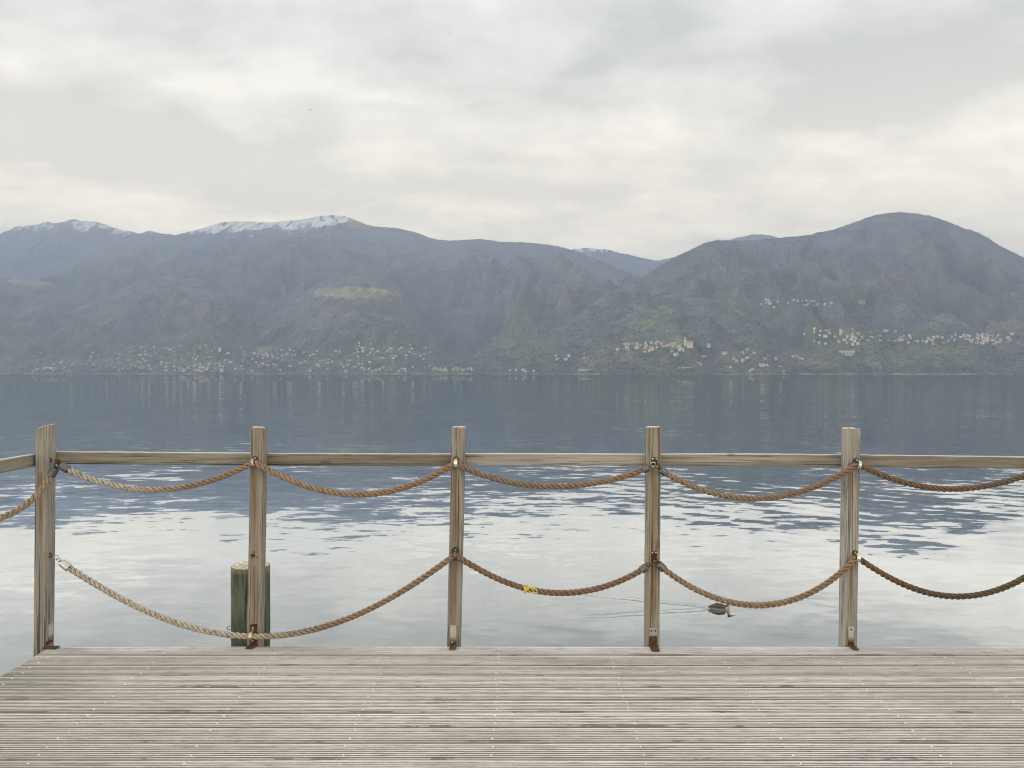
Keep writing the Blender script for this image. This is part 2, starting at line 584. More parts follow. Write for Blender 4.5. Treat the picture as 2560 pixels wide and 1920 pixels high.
hill('village_slope', (1120, 3300),
     [(1000, 935), (1150, 905), (1250, 880), (1350, 838), (1450, 790), (1560, 752), (1660, 738), (1760, 745), (1880, 762), (2000, 758), (2120, 752), (2240, 770), (2360, 800), (2480, 812), (2600, 808),
      (3300, 830)],
     [(-900, 3900), (1300, 3800), (1700, 3800), (2100, 3900), (3400, 3700)], None, 0.95, 170, 23, 360, 860, 18, res=(3.5, 120))
hill('shore_slope', (-800, 1420),
     [(-900, 915), (0, 906), (150, 890), (280, 866), (420, 850), (560, 868), (700, 866), (850, 858), (980, 850), (1060, 872), (1140, 905), (1240, 918), (1330, 921), (1430, 930)],
     [(-900, 5200), (0, 4950), (700, 4300), (1100, 4050), (1400, 3700), (3500, 3500)], None, 0.9, 26, 29, 200, 360, 20, res=(3.5, 70))


def hill_z(h, u, d):
    S = np.interp(u, GRID, SHORE) if h['base'] is None else np.full_like(u, float(h['base']))
    D = np.interp(u, GRID, h['D'])
    H = EYE - WZ + (HZ - np.interp(u, GRID, h['sky'])) / F * D
    t = (d - S) / (D - S)
    x = (u - 1280.0) / F * d
    tt = np.clip(t, 0, 1)
    p = tt ** h['prof']
    p = np.where(t > 1, 1 - (t - 1) * 1.5 - (t - 1) ** 2 * 1.5, p)
    p = np.where(t < 0, t * 1.2, p)
    sd = h['seed'] * 10
    wx_ = fbm(x / 900, d / 900, 3, sd + 1) * 0.7
    wy_ = fbm(x / 900 + 5.2, d / 900 + 1.3, 3, sd + 2) * 0.7
    n = ridged(x / h['gx'] + wx_, d / h['gy'] + wy_, 3, sd + 3, 0.36)
    n = n - 0.62 + 0.16 * (ridged(x / (h['gx'] * 0.33) + wx_ * 2, d / (h['gy'] * 0.42) + wy_ * 2, 3, sd + 8, 0.5) - 0.2)
    env = sstep(0.0, 0.22, t) * (1 - 0.98 * sstep(0.6, 0.99, t))
    env = np.where(t > 1, 0.02, env)
    if h['base'] is not None:
        env = np.maximum(env, 0.16 * sstep(0.3, 0.6, t))
    z = -5.0 + (H + 5.0) * p + h['amp'] * np.clip(H / 850.0, 0.1, 1.0) * env * n
    z += 7.0 * fbm(x / 60, d / 60, 3, sd + 5) * sstep(0.02, 0.1, t)
    z += 3.0 * fbm(x / 90, d / 90, 2, sd + 6) * sstep(-0.03, 0.02, t) * (1 - sstep(0.02, 0.1, t))
    return z + WZ


def ground(u, d):
    """height of the land and which hill is on top"""
    zs = []
    for h in HILLS.values():
        z = hill_z(h, u, d)
        z = np.where((u < h['span'][0]) | (u > h['span'][1]), -50.0, z)
        zs.append(z)
    zs = np.array(zs)
    return zs.max(0), zs.argmax(0)


DS = np.linspace(2350, 5600, 210)


def hit(px, py):
    """where the sight line through a photograph pixel meets the land"""
    z = np.full_like(DS, -50.0)
    for h in HILLS.values():
        if h['base'] is None and h['span'][0] <= px <= h['span'][1]:
            z = np.maximum(z, hill_z(h, np.full_like(DS, px), DS))
    gap = z - (EYE - (py - HZ) / F * DS)
    k = int(np.argmax(gap >= 0))
    if gap[k] < 0:
        k = int(np.argmax(gap))
    d, zz = DS[k], z[k]
    if k > 0 and gap[k] >= 0 > gap[k - 1]:
        f = -gap[k - 1] / (gap[k] - gap[k - 1])
        d, zz = DS[k - 1] + f * (DS[k] - DS[k - 1]), z[k - 1] + f * (z[k] - z[k - 1])
    return Vector(((px - 1280.0) / F * d, d, max(zz, WZ + 0.3)))


def land_colour(name, u, d, z):
    x = (u - 1280.0) / F * d
    py = HZ - (z - EYE) / d * F
    a = fbm(x / 420, d / 420, 4, 71, 0.55)
    b = fbm(x / 110, d / 110, 4, 81, 0.6)
    c = fbm(x / 1300, d / 1300, 3, 91)
    hh = z - WZ
    bare = np.array([0.152, 0.152, 0.182])
    warm = np.array([0.180, 0.166, 0.158])
    green = np.array([0.112, 0.132, 0.098])
    fresh = np.array([0.205, 0.222, 0.125])
    fir = np.array([0.078, 0.092, 0.086])
    right = 1.0 if name in ('round_mountain', 'village_slope') else 0.35
    g = np.clip(sstep(560, 40, hh) * 0.55 + (a * 1.3 + b * 0.7) * 0.9 + 0.16 * right - 0.14, 0, 1)
    bare = bare if right < 0.5 else np.array([0.130, 0.130, 0.150])
    warm = warm if right < 0.5 else np.array([0.160, 0.146, 0.142])
    col = bare + (warm - bare) * np.clip(c * 2.0 + b * 0.9 + 0.3, 0, 1)[:, None]
    col = col + (green - col) * g[:, None]
    fr = sstep(0.16, 0.42, a * 0.5 + b * 0.5 + 0.10 * right) * sstep(750, 150, hh) * 0.75
    col = col + (fresh - col) * fr[:, None]
    fi = sstep(0.25, 0.45, fbm(x / 170 + 3, d / 170, 3, 101) + 0.15 * b) * 0.7
    col = col + (fir - col) * fi[:, None]
    # pastures and meadows cut out of the woods
    mead = np.array([0.36, 0.35, 0.20])

    def patch(cx, cy, rx, ry, amt, colr):
        nonlocal col
        r = ((u - cx) / rx) ** 2 + ((py - cy) / ry) ** 2 + b * 0.9
        f = sstep(1.15, 0.75, r) * amt
        col = col + (np.array(colr) - col) * f[:, None]
    if name in ('meadow_spur',):
        patch(885, 732, 98, 15, 0.95, (0.38, 0.36, 0.22))
        patch(1000, 745, 60, 12, 0.5, (0.2, 0.19, 0.1))
    if name == 'pasture_spur':
        patch(90, 705, 75, 12, 0.8, (0.30, 0.30, 0.15))
    if name in ('shore_slope', 'wooded_spur', 'meadow_spur'):
        for (cx, cy, rx, ry) in ((650, 872, 60, 9), (470, 868, 60, 8), (300, 905, 70, 7), (960, 872, 80, 9), (800, 905, 70, 6), (500, 905, 60, 6)):
            patch(cx, cy, rx, ry, 0.5, (0.20, 0.24, 0.10))
    if name in ('village_slope', 'round_mountain'):
        for (cx, cy, rx, ry) in ((1560, 880, 90, 9), (1520, 900, 90, 8), (2140, 835, 90, 9), (2420, 800, 90, 10), (2540, 815, 60, 12), (2230, 770, 90, 10), (1850, 900, 70, 8), (2420, 905, 50, 7), (2050, 910, 60, 8)):
            patch(cx, cy, rx, ry, 0.5, (0.21, 0.20, 0.11))
        patch(2250, 705, 190, 20, 0.35, (0.20, 0.17, 0.11))
        patch(2470, 650, 90, 20, 0.3, (0.17, 0.16, 0.09))
    if name == 'main_mountain':
        patch(905, 560, 42, 12, 0.95, (0.34, 0.20, 0.12))
        patch(1010, 620, 30, 22, 0.4, (0.22, 0.15, 0.11))
        patch(690, 556, 60, 5, 0.7, (0.32, 0.22, 0.14))
    if name == 'snow_mountain':
        patch(150, 565, 45, 7, 0.8, (0.30, 0.22, 0.16))
    # snow lies on the high ground
    snow = np.zeros_like(u)
    if name == 'snow_mountain':
        snow = sstep(605, 560, py + 10 * a * 3) * 1.0 * sstep(-400, 60, u)
        snow *= 1 - 0.6 * np.exp(-((u - 150 - (py - 560) * 0.8) / 26.0) ** 2)
    elif name == 'main_mountain':
        line = np.interp(u, [400, 470, 540, 600, 660, 720, 800, 860, 885, 900], [575, 588, 583, 583, 578, 582, 572, 562, 548, 520])
        snow = sstep(14, -14, py - line) * sstep(400, 470, u) * sstep(898, 872, u)
        snow = np.maximum(snow, 0.42 * sstep(60, 0, py - line) * sstep(380, 460, u) * sstep(960, 880, u))
    elif name == 'valley_mountain':
        snow = 0.62 * sstep(640, 618, py) * sstep(1400, 1450, u) * sstep(1560, 1500, u) + 0.4 * sstep(665, 640, py) * (u < 1760)
    return np.clip(col, 0.012, 0.9), np.clip(snow, 0, 1)


def land_material():
    m, t = new_mat('land')
    a = t.n('ShaderNodeAttribute', attribute_name='col').outputs['Color']
    s = t.n('ShaderNodeAttribute', attribute_name='snow').outputs['Fac']
    pos = t.n('ShaderNodeNewGeometry').outputs['Position']
    n_ = t.noise(t.scaled(pos, (1, 1, 1.6)), 0.045, 5.0, 0.68)
    f = t.noise(t.scaled(pos, (1, 1, 1)), 0.16, 3.0, 0.6)
    col = t.mix(t.smooth(n_, 0.36, 0.64), t.mix(1.0, a, (0.70, 0.71, 0.74), 'MULTIPLY'), t.mix(1.0, a, (1.32, 1.30, 1.24), 'MULTIPLY'))
    blot = t.noise(t.scaled(pos, (1, 1, 1.2)), 0.0085, 4.0, 0.62)
    col = t.mix(t.smooth(blot, 0.36, 0.64), t.mix(1.0, col, (0.70, 0.74, 0.78), 'MULTIPLY'), t.mix(1.0, col, (1.28, 1.24, 1.16), 'MULTIPLY'))
    col = t.mix(t.smooth(f, 0.40, 0.66, 0.0, 0.35), col, t.mix(1.0, a, (0.5, 0.5, 0.52), 'MULTIPLY'))
    # snow breaks up along gullies and tree bands
    sn = t.noise(t.scaled(pos, (1.25, 0.35, 0.35)), 0.016, 5.0, 0.72, 0.5)
    sf = t.smooth(t.m('ADD', t.m('SUBTRACT', s, 0.72), t.m('MULTIPLY', t.m('SUBTRACT', sn, 0.5), 3.4)), 0.0, 0.25)
    sf = t.m('MULTIPLY', sf, t.smooth(s, 0.02, 0.15))
    col = t.mix(sf, col, (0.86, 0.87, 0.88))
    finish(t, princ(t, col, 0.95, 0.0, bump(t, n_, 0.6, 14.0), 0.05))
    return m


def add_mesh(name, verts, quads, mat, attrs=None, smooth=True):
    me = bpy.data.meshes.new(name)
    nv, nf = len(verts), len(quads)
    k = quads.shape[1]
    me.vertices.add(nv)
    me.vertices.foreach_set('co', verts.astype(np.float32).ravel())
    me.loops.add(nf * k)
    me.loops.foreach_set('vertex_index', quads.astype(np.int32).ravel())
    me.polygons.add(nf)
    me.polygons.foreach_set('loop_start', np.arange(0, nf * k, k, dtype=np.int32))
    me.polygons.foreach_set('loop_total', np.full(nf, k, dtype=np.int32))
    if smooth:
        me.polygons.foreach_set('use_smooth', np.ones(nf, dtype=bool))
    me.update(calc_edges=True)
    for an, (typ, data) in (attrs or {}).items():
        at_ = me.attributes.new(an, typ, 'POINT')
        if typ == 'FLOAT_COLOR':
            at_.data.foreach_set('color', np.concatenate([data, np.ones((nv, 1))], 1).astype(np.float32).ravel())
        else:
            at_.data.foreach_set('value', data.astype(np.float32))
    me.materials.append(mat)
    ob = bpy.data.objects.new(name, me)
    C.objects.link(ob)
    return ob


LAND = land_material()
for name, h in HILLS.items():
    st, nd = h['res']
    us = np.arange(h['span'][0], h['span'][1] + st, st)
    tt = np.concatenate([np.linspace(-0.03, 1.0, nd), np.linspace(1.02, 1.4, 14)])
    U, T = np.meshgrid(us, tt)
    u, t_ = U.ravel(), T.ravel()
    S = np.interp(u, GRID, SHORE) if h['base'] is None else np.full_like(u, float(h['base']))
    D = np.interp(u, GRID, h['D'])
    d = S + t_ * (D - S)
    z = hill_z(h, u, d)
    z = np.maximum(z, WZ - 6)
    V = np.stack([(u - 1280.0) / F * d, d, z], 1)
    nu, nt_ = len(us), len(tt)
    i = (np.arange(nt_ - 1)[:, None] * nu + np.arange(nu - 1)[None]).ravel()
    Q = np.stack([i, i + 1, i + nu + 1, i + nu], 1)
    cl, sn = land_colour(name, u, d, z)
    ob = add_mesh(name, V, Q, LAND, {'col': ('FLOAT_COLOR', cl), 'snow': ('FLOAT', sn)})
    tag(ob, kind='structure')

# ------------------------------------------------------------------ the lake
DUCK = Vector(((1800 - 1280) / F * 11.75, 11.75, WZ))


def water_material():
    m, t = new_mat('water')
    pos = t.n('ShaderNodeNewGeometry').outputs['Position']
    X, Y, Z = t.sep(pos)

    def slopes(scale, stretch, amp, detail, off):
        c = t.noise(t.scaled(pos, stretch, off), scale, detail, 0.55, 0.0, True)
        r = t.sep(c)
        return t.m('MULTIPLY', t.m('SUBTRACT', r[0], 0.5), amp), t.m('MULTIPLY', t.m('SUBTRACT', r[1], 0.5), amp)
    # breezes: rippled and glassy patches
    calm = t.noise(t.scaled(pos, (0.10, 0.055, 1)), 1.0, 3.0, 0.55, 0.4)
    rip = t.smooth(calm, 0.36, 0.62, 0.25, 1.0)
    near = t.smooth(Y, 9.0, 24.0, 0.30, 1.0)
    rip = t.m('MULTIPLY', rip, near)
    a = slopes(3.3, (0.5, 1.15, 1.0), 0.125, 1.0, (0, 0, 0))
    a2 = slopes(1.3, (0.45, 1.1, 1.0), 0.130, 1.0, (17, 5, 0))
    a = (t.m('ADD', a[0], a2[0]), t.m('ADD', a[1], a2[1]))
    a3 = slopes(9.0, (0.5, 1.1, 1.0), 0.06, 1.0, (7, 3, 0))
    a = (t.m('ADD', a[0], a3[0]), t.m('ADD', a[1], a3[1]))
    b = slopes(0.33, (0.7, 1.0, 1.0), 0.075, 2.0, (40, 13, 0))
    c = slopes(0.028, (0.6, 1.0, 1.0), 0.012, 2.0, (9, 71, 0))
    sx = t.m('ADD', t.m('MULTIPLY', t.m('ADD', a[0], b[0]), rip), c[0])
    sy = t.m('ADD', t.m('MULTIPLY', t.m('ADD', a[1], b[1]), rip), c[1])
    # long low swell left by a passing boat, at the right
    ph = t.m('ADD', t.m('MULTIPLY', X, 0.636), t.m('MULTIPLY', Y, 0.772))
    wob = t.m('MULTIPLY', t.m('SUBTRACT', t.noise(t.scaled(pos, (0.22, 0.22, 1), (3, 8, 0)), 1.0, 3.0), 0.5), 7.0)
    wav = t.m('SINE', t.m('ADD', t.m('MULTIPLY', ph, 2 * math.pi / 0.85), wob))
    msk = t.m('MULTIPLY', t.smooth(X, 0.8, 3.2), t.smooth(Y, 14.0, 17.5))
    msk = t.m('MULTIPLY', msk, t.smooth(Y, 25.0, 34.0, 1.0, 0.0))
    msk = t.m('MULTIPLY', msk, t.smooth(t.noise(t.scaled(pos, (0.16, 0.16, 1), (31, 2, 0)), 1.0, 2.0), 0.34, 0.6, 0.15, 1.0))
    sw = t.m('MULTIPLY', t.m('MULTIPLY', wav, msk), 0.0155)
    sx = t.m('ADD', sx, t.m('MULTIPLY', sw, 0.636))
    sy = t.m('ADD', sy, t.m('MULTIPLY', sw, 0.772))
    # the two arms of the wake behind the swimming bird
    bx = t.m('SUBTRACT', DUCK.x + 0.05, X)
    by = t.m('SUBTRACT', Y, DUCK.y)
    n_ = t.m('MULTIPLY', t.m('SUBTRACT', t.noise(t.scaled(pos, (3.0, 3.0, 1)), 1.0, 2.0), 0.5), 0.16)
    for k, sg in ((0.36, 1.0), (-0.20, -1.0)):
        e = t.m('SUBTRACT', t.m('ADD', by, n_), t.m('MULTIPLY', bx, k))
        g = t.m('EXPONENT', t.m('MULTIPLY', t.m('MULTIPLY', e, e), -70.0))
        osc = t.m('SINE', t.m('MULTIPLY', e, 42.0))
        f = t.m('MULTIPLY', g, t.m('MULTIPLY', t.smooth(bx, 0.0, 0.25), t.smooth(bx, 0.9, 2.6, 1.0, 0.0)))
        sl = t.m('MULTIPLY', t.m('MULTIPLY', f, osc), 0.075)
        sy = t.m('ADD', sy, sl)
    nv = t.n('ShaderNodeVectorMath', operation='NORMALIZE')
    t.link(t.comb(sx, sy, 1.0), nv.inputs[0])
    nrm = nv.outputs[0]
    lw = t.n('ShaderNodeLayerWeight', {'Blend': 0.5})
    t.link(nrm, lw.inputs['Normal'])
    ramp = t.n('ShaderNodeValToRGB')
    cr = ramp.color_ramp
    cr.elements[0].position, cr.elements[0].color = 0.0, (0.10,) * 3 + (1,)
    cr.elements[1].position, cr.elements[1].color = 1.0, (0.86,) * 3 + (1,)
    for p, v in ((0.55, 0.28), (0.68, 0.48), (0.735, 0.72), (0.785, 0.95), (0.83, 0.88), (0.87, 0.80), (0.93, 0.80)):
        e = cr.elements.new(p)
        e.color = (v, v, v, 1)
    t.link(lw.outputs['Facing'], ramp.inputs[0])
    gl = t.n('ShaderNodeBsdfGlossy', {'Color': (0.96, 0.985, 1.0, 1), 'Roughness': 0.012})
    t.link(nrm, gl.inputs['Normal'])
    df = t.n('ShaderNodeBsdfDiffuse', {'Color': (0.02, 0.045, 0.065, 1)})
    mx = t.n('ShaderNodeMixShader')
    t.link(ramp.outputs[0], mx.inputs[0])
    t.link(df.outputs[0], mx.inputs[1])
    t.link(gl.outputs[0], mx.inputs[2])
    finish(t, mx.outputs[0])
    return m


wm = MB()
wm.add([(-12500, -250, WZ), (12500, -250, WZ), (12500, 12500, WZ), (-12500, 12500, WZ)], [(0, 1, 2, 3)])
tag(wm.build('lake_water', water_material()), kind='structure')

# ------------------------------------------------------------------ haze over the lake
hm, ht = new_mat('haze')
pv = ht.n('ShaderNodeVolumePrincipled', {'Color': (0.545, 0.705, 1.0, 1), 'Density': 0.000145, 'Anisotropy': 0.0})
ho = ht.n('ShaderNodeOutputMaterial')
ht.link(pv.outputs[0], ho.inputs['Volume'])
hz = MB().box((-13500, -300, WZ - 8), (13500, 13500, 2080)).build('haze', hm)
tag(hz, kind='stuff')

# ------------------------------------------------------------------ the wooden pier
DEPTH = 4.445
BP = 0.145
XL, XR = -2.665, 4.3
pier = empty('wooden_pier', ((XL + XR) / 2, DEPTH, 0), 'weathered grey pier deck of grooved boards in the foreground', 'pier')
DECK = deck_material()
SCREW = plain('screw_zinc', (0.66, 0.64, 0.60), 0.5, 0.05, 80.0, 0.5)


def board_section():
    """(y, z) profile of a grooved decking board, y from 0 (near edge) to w (far edge)"""
    w_, n = BP - 0.009, 7
    pts = [(0.0, -0.028), (0.0, -0.003), (0.003, 0.0)]
    y = 0.014
    pitch = (w_ - 0.014 - 0.010) / n
    for k in range(n):
        pts += [(y, 0.0), (y + 0.0010, -0.0070), (y + 0.0068, -0.0070), (y + 0.0078, 0.0)]
        y += pitch
    pts += [(w_ - 0.003, 0.0), (w_, -0.003), (w_, -0.028)]
    return pts


SEC = board_section()
JOIST = [-2.58, -1.96, -1.33, -0.70, -0.079, 0.547, 1.163, 1.78, 2.41, 3.03, 3.65]
sm = MB()
sm.tube([(0, 0, -0.003), (0, 0, 0.0006), (0, 0, 0.0012)], [0.0054, 0.0054, 0.0042], 8)
smesh = bpy.data.meshes.new('screw')
smesh.from_pydata(sm.v, [], sm.f)
smesh.materials.append(SCREW)
for k in range(12):
    yb = DEPTH - BP * (k + 1) + 0.009
    xs = np.linspace(XL + random.uniform(-0.006, 0.006), XR, 70)
    vs, fs = [], []
    m_ = len(SEC)
    ph = random.uniform(0, 9)
    for i, x in enumerate(xs):
        dyy = 0.0012 * math.sin(x * 1.3 + ph) + 0.0006 * math.sin(x * 4.1 + ph * 2)
        dzz = 0.0010 * math.sin(x * 1.9 + ph * 3)
        tilt = 0.010 * math.sin(x * 0.9 + ph * 1.7)
        for (y, z) in SEC:
            vs.append((x, yb + y + dyy, z + dzz + tilt * (y - BP / 2) - 0.0005 * (k % 3)))
    for i in range(len(xs) - 1):
        for j in range(m_ - 1):
            fs.append((i * m_ + j, (i + 1) * m_ + j, (i + 1) * m_ + j + 1, i * m_ + j + 1))
        fs.append((i * m_ + m_ - 1, (i + 1) * m_ + m_ - 1, (i + 1) * m_, i * m_))
    fs.append(tuple(range(m_)))
    fs.append(tuple((len(xs) - 1) * m_ + j for j in range(m_ - 1, -1, -1)))
    b = MB().add(vs, fs).build('deck_board', DECK, pier, (0, yb, 0))
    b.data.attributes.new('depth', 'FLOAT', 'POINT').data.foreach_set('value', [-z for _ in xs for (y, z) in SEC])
    for xj in JOIST[:10]:
        for yo in (0.036, 0.108):
            xx, yy = xj + random.uniform(-0.008, 0.008), yo + random.uniform(-0.003, 0.003)
            if xx < XL + 0.02 or abs(xx) > 0.68 * (yb + yo) + 0.1:
                continue
            s = bpy.data.objects.new('screw', smesh)
            C.objects.link(s)
            s.parent = b
            s.location = (xx, yy, 0.0)
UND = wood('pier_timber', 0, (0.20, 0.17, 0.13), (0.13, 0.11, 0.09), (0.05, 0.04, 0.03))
for yb in (4.36, 3.4):
    MB().box((XL + 0.02, yb - 0.04, -0.20), (XR - 0.02, yb + 0.04, -0.0285)).build('beam', UND, pier)
for (x, y) in ((-1.2, 4.1), (1.9, 4.1), (-1.2, 3.0), (1.9, 3.0)):
    MB().tube([(x, y, -3.2), (x, y, -0.201)], 0.10, 14).build('support_pile', UND, pier)

# ------------------------------------------------------------------ fence posts
LIGHT, MID, DRK = (0.40, 0.355, 0.30), (0.28, 0.245, 0.205), (0.115, 0.095, 0.076)
GALV = metal('galvanised_steel', (0.62, 0.62, 0.60), 0.05, 0.42)
RUSTY_LOW = metal('bracket_rusting_below', (0.60, 0.60, 0.57), 0.05, 0.42, (0.02, 0.07))
RUSTY_TALL = metal('bracket_rusting_half', (0.42, 0.44, 0.42), 0.05, 0.5, (0.05, 0.07))
RUSTED = metal('rusted_iron', (0.10, 0.075, 0.06), 0.75, 0.6)
DARKI = metal('dark_iron', (0.16, 0.165, 0.175), 0.15, 0.45)
BAND = metal('band_steel', (0.80, 0.78, 0.70), 0.0, 0.35)
PW = 0.0786
PD = DEPTH + 0.006
posts = {}


def rows(z):
    """photograph row of height z on the front face of the posts"""
    return HZ + (EYE - z) * F / PD


def post(key, label, xt, xb, ytop, stains, slant=0.0, light=LIGHT, mid=MID, below=0.34, base=None, seed=1, notch=False):
    rnd = random.Random(seed)
    loc = base if base is not None else Vector(((xb + 17 - 1280) / F * PD, PD + PW / 2, -below))
    e = empty('fence_post', loc, label, 'post', 'posts of the rope fence')
    ztop = EYE - (ytop - HZ) / F * PD
    hx = PW / 2
    if base is None:
        lean = ((xt - xb) / F * PD) / ztop
    else:
        lean = 0.0
    zs = np.concatenate([np.linspace(-below, ztop - 0.02, 26), [ztop - 0.006, ztop]])
    vs, fs = [], []
    ch = 0.005
    for i, z in enumerate(zs):
        cx, cy = loc.x + lean * z, loc.y + 0.001 * math.sin(z * 3 + seed)
        top = i == len(zs) - 1
        q = 0.004 if top else 0.0
        prof = [(-hx + ch, -hx), (-hx * .3, -hx), (hx * .4, -hx), (hx - ch, -hx), (hx, -hx + ch), (hx, 0), (hx, hx - ch), (hx - ch, hx), (0, hx), (-hx + ch, hx), (-hx, hx - ch), (-hx, 0), (-hx, -hx + ch)]
        for (px_, py_) in prof:
            jx, jy = rnd.uniform(-.0008, .0008), rnd.uniform(-.0008, .0008)
            dz_ = (slant * px_ / hx + rnd.uniform(-.002, .002)) if i >= len(zs) - 2 else 0
            if notch and top and px_ > hx * .5:
                dz_ -= 0.012
            vs.append((cx + px_ * (1 - q / hx) + jx, cy + py_ * (1 - q / hx) + jy, z + dz_))
    n = 13
    for i in range(len(zs) - 1):
        for k in range(n):
            fs.append((i * n + k, i * n + (k + 1) % n, (i + 1) * n + (k + 1) % n, (i + 1) * n + k))
    fs.append(tuple(range(n - 1, -1, -1)))
    vs.append((loc.x + lean * ztop, loc.y, ztop + 0.001))
    for k in range(n):
        fs.append(((len(zs) - 1) * n + k, (len(zs) - 1) * n + (k + 1) % n, len(vs) - 1))
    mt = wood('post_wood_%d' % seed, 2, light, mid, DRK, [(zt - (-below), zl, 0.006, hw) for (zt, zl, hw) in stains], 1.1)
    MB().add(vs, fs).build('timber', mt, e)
    posts[key] = (e, loc, lean)
    return e


def fz(py):
    return EYE - (py - HZ) / F * PD


def fx(px):
    return (px - 1280) / F * PD


FY = PD            # the front face of the posts
p1 = post('p1', 'corner fence post with slanted top at the left end of the deck', 88, 82, 1066, [(fz(1185), .5, .02)], 0.012, below=0.42, seed=1,
          light=(0.407, 0.380, 0.335), mid=(0.297, 0.270, 0.236))
p2 = post('p2', 'fence post standing directly in front of the green mooring pile', 626, 616, 1068, [(fz(1165), .62, .016), (fz(1420), .45, .018)], 0.0, seed=2, notch=True,
          light=(0.369, 0.322, 0.273), mid=(0.275, 0.236, 0.192))
p3 = post('p3', 'middle fence post, third from the left corner, with white steel band', 1129, 1117, 1068, [(fz(1165), .5, .014), (fz(1400), .5, .022)], 0.0, seed=3,
          light=(0.374, 0.339, 0.291), mid=(0.270, 0.236, 0.198))
p4 = post('p4', 'fence post carrying two iron eye plates where four rope ends meet', 1619, 1615, 1068, [(fz(1175), .75, .020), (fz(1410), .5, .02)], 0.0, seed=4,
          light=(0.396, 0.351, 0.285), mid=(0.281, 0.241, 0.192))
p5 = post('p5', 'rightmost fence post in the picture, pale grey with plain rope bands', 2118, 2109, 1071, [(fz(1185), .4, .014), (fz(1400), .4, .02)], 0.0, seed=5,
          light=(0.440, 0.414, 0.372), mid=(0.330, 0.305, 0.260))
p6 = post('p6', 'fence post just beyond the right edge of the picture', 2625, 2617, 1071, [(fz(1185), .4, .014)], 0.0, seed=6)
p7 = post('p7', 'fence post on the left side of the deck, outside the picture', 0, 0, 1068, [(fz(1185), .4, .014)], 0.0, seed=7,
          base=Vector((XL - PW / 2 - 0.004, 3.35, -0.34)))


def bracket(post_e, px0, px1, py0, foot_px, foot_py, mat, screws, smat=None, wide=False):
    """steel angle: upright leaf on the post, foot leaf on the deck"""
    x0, x1 = fx(px0), fx(px1)
    zt = fz(py0)
    th = 0.004
    yf = FY - 0.0015
    org = Vector(((x0 + x1) / 2, yf, 0.0))
    b = MB()
    b.box((x0, yf - th, 0.008), (x1, yf, zt), 0.0012)
    # foot, turned a little on the deck
    df = 1.58 * F / (foot_py - HZ)
    xf = (foot_px - 1280) / F * df
    hw = (x1 - x0) / 2
    xm = (x0 + x1) / 2
    zf = 0.0045
    vs = [(x0, yf - th * .2, zf), (x1, yf - th * .2, zf), (xf + hw, df, zf), (xf - hw, df, zf)]
    top = [(x, y, z + th) for (x, y, z) in vs]
    top[0] = (x0, yf - th * .2, 0.014)
    top[1] = (x1, yf - th * .2, 0.014)
    b.add(vs + top, [(0, 3, 2, 1)[::-1], (4, 5, 6, 7)[::-1], (0, 1, 5, 4)[::-1], (1, 2, 6, 5)[::-1], (2, 3, 7, 6)[::-1], (3, 0, 4, 7)[::-1]])
    ob = b.build('bracket', mat, post_e, org)
    for (sx, sy) in screws:
        c = Vector((fx(sx), yf - th, fz(sy)))
        MB().tube([c + Vector((0, 0.001, 0)), c + Vector((0, -0.002, 0)), c + Vector((0, -0.0035, 0))], [.0055, .0055, .003], 10).build('screw', smat or GALV, ob)
    return ob


bracket(p2, 625, 643, 1560, 622, 1624, RUSTED, [(633, 1569), (632, 1601)], GALV)
bracket(p3, 1125, 1141, 1563, 1131, 1626, RUSTY_LOW, [(1132, 1572), (1131, 1605)])
bracket(p4, 1623, 1643, 1570, 1639, 1630, RUSTY_TALL, [(1628, 1576), (1638, 1576), (1628, 1591), (1638, 1591)], RUSTED)
bracket(p5, 2120, 2134, 1566, 2140, 1627, RUSTY_LOW, [(2127, 1573)], RUSTED)
# corner post: the angle sits on its right-hand side
rx = posts['p1'][1].x + PW / 2 + 0.0015
b1 = MB()
b1.box((rx, PD + 0.014, 0.006), (rx + 0.004, PD + 0.058, 0.118), 0.001)
b1.box((rx + 0.0005, PD - 0.052, 0.0035), (rx + 0.085, PD - 0.010, 0.0075), 0.001)
b1.box((rx + 0.0006, PD - 0.012, 0.004), (rx + 0.0036, PD + 0.016, 0.030), 0.001)
o1 = b1.build('bracket', RUSTY_LOW, p1, (rx, PD, 0.0))
MB().tube([(rx + 0.003, PD + 0.036, 0.03), (rx + 0.008, PD + 0.036, 0.03)], 0.005, 8).build('screw', GALV, o1)
# bolt through the post in front of the pile
c = Vector((fx(634), FY, fz(1388)))
bo = MB().tube([c + Vector((0, 0.002, 0)), c + Vector((0, -0.004, 0)), c + Vector((0, -0.005, 0))], [.021, .021, .018], 20).build('bolt_washer', metal('old_washer', (0.40, 0.37, 0.30), 0.3, 0.55), p2)
MB().tube([c + Vector((0, -0.004, 0)), c + Vector((0, -0.014, 0)), c + Vector((0, -0.017, 0))], [.011, .011, .008], 6).build('bolt_head', RUSTED, bo)

# ------------------------------------------------------------------ rails behind the posts
RY0 = PD + PW + 0.003
RT = 0.042


